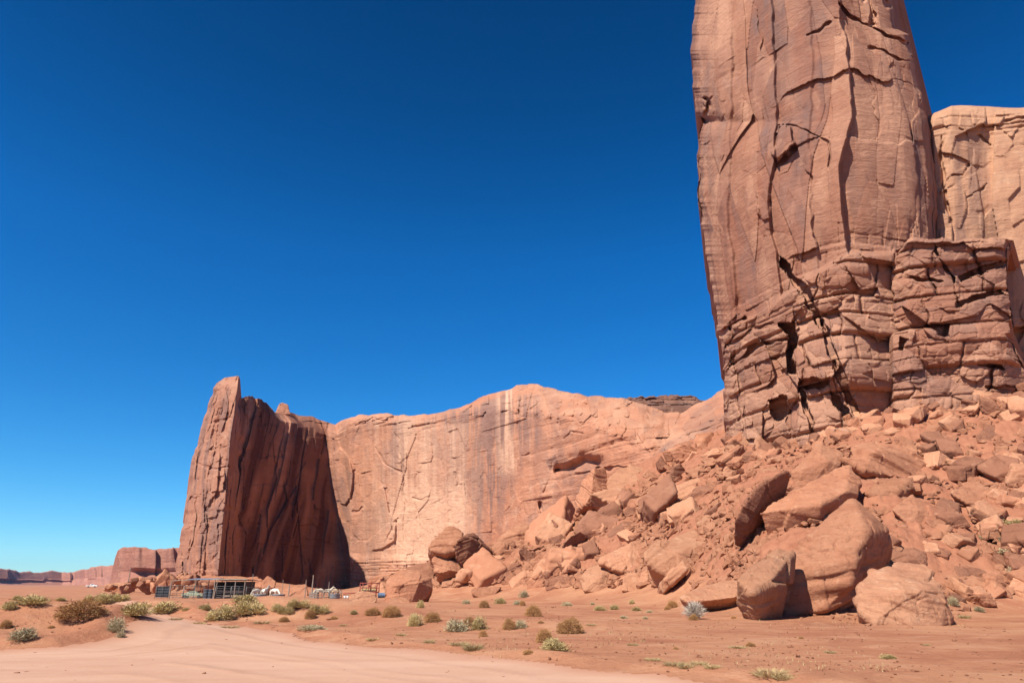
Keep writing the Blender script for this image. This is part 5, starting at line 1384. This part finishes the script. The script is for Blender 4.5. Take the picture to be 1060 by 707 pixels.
def tub(px, Y, r, label):
    p = spot(px, Y); t = empty('water_tub', p); tag(t, label, 'water tub')
    bm = bmesh.new(); n = 28; R = [(r*.9, 0), (r, .1), (r, .52), (r*1.05, .55), (r*1.05, .6), (r*.94, .6), (r*.92, .42)]
    rings = [[bm.verts.new((q*math.cos(k*6.2832/n)*1.25, q*math.sin(k*6.2832/n), z)) for k in range(n)] for q, z in R]
    for A, B in zip(rings[:-1], rings[1:]):
        for k in range(n): bm.faces.new((A[k], A[(k+1) % n], B[(k+1) % n], B[k]))
    bm.faces.new(rings[0][::-1]); fin('wall', bm, PT['tub'], t, True)
    bm = bmesh.new(); bm.faces.new([bm.verts.new((r*.925*math.cos(k*6.2832/n)*1.25, r*.925*math.sin(k*6.2832/n), .45)) for k in range(n)]); fin('water', bm, PT['water'], t)
tub(270, 89, .62, "left grey round water tub in front of the white horses"); tub(289, 89, .60, "right grey round water tub by the drinking horse")
tub(347, 92, .5, "grey tub below the right hand cream horses")
# horses ---------------------------------------------------------------
def horse(label, loc, rz, coat, pose='stand', s=1.):
    t = empty('horse', loc, rz); t.scale = (s, s, s); tag(t, label, 'horse', None)
    J = [((-.62,0,1.30),.24,.27), ((-.30,0,1.24),.27,.30), ((.10,0,1.22),.28,.31), ((.48,0,1.28),.25,.30)]
    E = [(0,1),(1,2),(2,3)]
    def chain(st, pts):
        k = st
        for (c, rx, ry) in pts:
            J.append((c, rx, ry)); E.append((k, len(J)-1)); k = len(J)-1
        return k
    if pose == 'drink':
        chain(3, [((.78,0,1.18),.15,.22), ((1.08,0,.86),.11,.15), ((1.25,0,.62),.10,.12), ((1.33,0,.40),.075,.085), ((1.36,0,.26),.06,.06)])
    elif pose == 'graze':
        chain(3, [((.78,0,1.15),.15,.22), ((1.05,0,.80),.11,.15), ((1.18,0,.50),.10,.12), ((1.20,0,.26),.075,.085), ((1.20,0,.12),.06,.06)])
    else:
        chain(3, [((.72,0,1.48),.15,.22), ((.95,0,1.74),.11,.15), ((1.06,0,1.86),.10,.12), ((1.26,0,1.72),.08,.09), ((1.42,0,1.58),.06,.065)])
    for sy in (-1, 1):
        chain(3, [((.46,sy*.17,1.02),.11,.13), ((.46,sy*.17,.72),.07,.08), ((.48,sy*.17,.47),.055,.058), ((.47,sy*.17,.15),.038,.04), ((.50,sy*.17,.03),.06,.06)])
        chain(0, [((-.60,sy*.17,1.04),.15,.20), ((-.50,sy*.17,.76),.10,.12), ((-.72,sy*.17,.50),.055,.065), ((-.66,sy*.17,.15),.04,.042), ((-.62,sy*.17,.03),.06,.06)])
    me = bpy.data.meshes.new('t'); me.from_pydata([j[0] for j in J], E, []); t0 = bpy.data.objects.new('t', me); COL.objects.link(t0)
    sk = t0.modifiers.new('s', 'SKIN'); sv = me.skin_vertices[0].data
    for i, j in enumerate(J): sv[i].radius = (j[1], j[2])
    sv[0].use_root = True
    sb = t0.modifiers.new('u', 'SUBSURF'); sb.levels = 2
    dg = bpy.context.evaluated_depsgraph_get(); m2 = bpy.data.meshes.new_from_object(t0.evaluated_get(dg)); bpy.data.objects.remove(t0)
    m2.materials.clear(); link('body', m2, PT[coat], t)
    bm = bmesh.new(); mtube(bm, (-.80,0,1.38), (-.95,0,1.1), .05, .07); mtube(bm, (-.95,0,1.1), (-.98,0,.5), .07, .02); fin('tail', bm, PT['mane'], t, True)
    if pose == 'stand':
        pts = [(.50,1.58),(.70,1.72),(.90,1.92),(1.0,1.97)]; er = [(1.02,2.0)]
    else: pts = [(.50,1.55),(.78,1.40),(1.05,1.05),(1.2,.80)]; er = [(1.18,.86)]
    bm = bmesh.new()
    for (x0, z0), (x1, z1) in zip(pts[:-1], pts[1:]): mtube(bm, (x0,.0,z0), (x1,.0,z1), .055, .05)
    fin('mane', bm, PT['mane'], t, True)
    for sy in (-1, 1):
        bm = bmesh.new(); mtube(bm, (er[0][0], sy*.06, er[0][1]-.06), (er[0][0]-.01, sy*.075, er[0][1]+.09), .035, .005); fin('ear', bm, PT[coat], t, True)
    return t
S_ = .82
horse("leftmost white horse, seen end on beside the left water tub", spot(265.5, 92.5), math.radians(250), 'whitecoat', 'graze', S_)
horse("middle white horse standing between the two water tubs", spot(274, 93), math.radians(75), 'whitecoat', 'stand', S_)
horse("white horse with its head down at the right water tub", spot(284, 92.5), math.radians(-28), 'whitecoat', 'drink', S_)
horse("cream horse at the left of the group by the tall poles", spot(331.5, 97), math.radians(200), 'cream', 'graze', S_)
horse("cream horse side on in the middle of the right group", spot(339, 97.5), math.radians(8), 'cream', 'stand', S_*.9)
horse("tan cream horse at the right end of the group near the grey tub", spot(347, 98.5), math.radians(165), 'bay', 'graze', S_*.95)
post(260, 594, 100, .06, "thin pole rising above the left rock of the rock pair", 'wooden_pole', cat='pole') if False else None
for a_ in [(260, 594, 99, .055, "thin pole rising before the left hand boulder of the pair"), (292, 600, 98, .05, "thin pole standing beside the drinking horse"),
           (316, 600, 97, .07, "shorter of the two poles at the right end of the red block"), (323, 595, 95, .10, "tallest thick pole between the red block and cream horses"),
           (340, 602, 101, .06, "pole sticking up behind the cream horses"), (299, 604, 110, .10, "stubby post standing on top behind the long red block")]:
    post(a_[0], a_[1], a_[2], a_[3], a_[4], 'wooden_pole', cat='pole')
post(131, 588, 150, .12, "lone tall wooden pole at the left before the blue shaded mesa", 'wooden_pole', cat='pole')
panel(326, 341, 94.5, 94.5, "low steel rail panel before the left cream horses", 3, 1.0); panel(341, 354, 94.5, 94.5, "low steel rail panel before the tan horse", 3, 1.0)
p = spot(321, 94.5); bm = bmesh.new()
for z in (.12, .36, .60): mbox(bm, (.45, 0, z), (1.0, .04, .18)); mbox(bm, (.45, .8, z), (1.0, .04, .18)); mbox(bm, (-.07, .4, z), (.04, .8, .18)); mbox(bm, (.97, .4, z), (.04, .8, .18))
for x in (-.02, .92):
    for y in (.04, .76): mbox(bm, (x, y, .36), (.08, .06, .72))
o = fin('hay_crate', bm, PT['wood']); o.location = p; tag(o, "low slatted wooden crate at the foot of the tallest pole", 'crate')
for i, px in enumerate((357.5, 360.5)):
    p = spot(px, 92); t = empty('plastic_bucket', p); tag(t, ["left white bucket on the sand beside the drawbar", "right white bucket, nearer the pale split stone"][i], 'bucket')
    bm = bmesh.new(); mtube(bm, (0, 0, 0), (0, 0, .38), .13, .17, 18); fin('body', bm, PT['white'], t, True)
    bm = bmesh.new(); mtube(bm, (0, 0, .36), (0, 0, .39), .18, None, 18); fin('rim', bm, PT['steel'], t, True)
# broken rocks heaped at the fin's left foot
rs = np.random.RandomState(99)
for k in range(72):
    px = rs.uniform(112, 215); Y = rs.uniform(118, 200)
    x = float(w3(px, 605, Y)[0]); top = np.interp(px, [112, 150, 165, 182, 215], [608, 597, 592, 596, 600])
    z0 = float(height(np.array([x]), np.array([Y]))[0]); zt = float(w3(px, rs.uniform(top, 609), Y)[2])
    sc = rs.uniform(.8, 2.4)
    if k < 10: sc *= 1.5
    o = bpy.data.objects.new('rock', PRM[rs.randint(len(PRM))]); COL.objects.link(o)
    o.location = (x, Y, max(z0, min(zt, z0+3.2))-sc*.12); o.scale = (sc*1.2, sc, sc*rs.uniform(.9, 1.5)); o.rotation_euler = (rs.normal(0, .4), rs.normal(0, .4), rs.uniform(0, 6.28))
    tag(o, 'fallen rock in the heap at the left foot of the fin', 'rock', 'fallen rocks heaped at the fin')
# ------------------------------------------------------------------ air
bm = bmesh.new(); mbox(bm, (0, 0, 115), (15600, 15600, 250))
m = NT('haze_air'); m.t.nodes.remove(m.b)
vp = m.n('ShaderNodeVolumePrincipled'); vp.inputs['Density'].default_value = 4.0e-5; vp.inputs['Color'].default_value = (.36, .58, 1.0, 1); vp.inputs['Anisotropy'].default_value = .2
m.l(vp.outputs[0], m.t.nodes['Material Output'].inputs['Volume'])
o = fin('haze', bm, m.m); tag(o, kind='stuff')
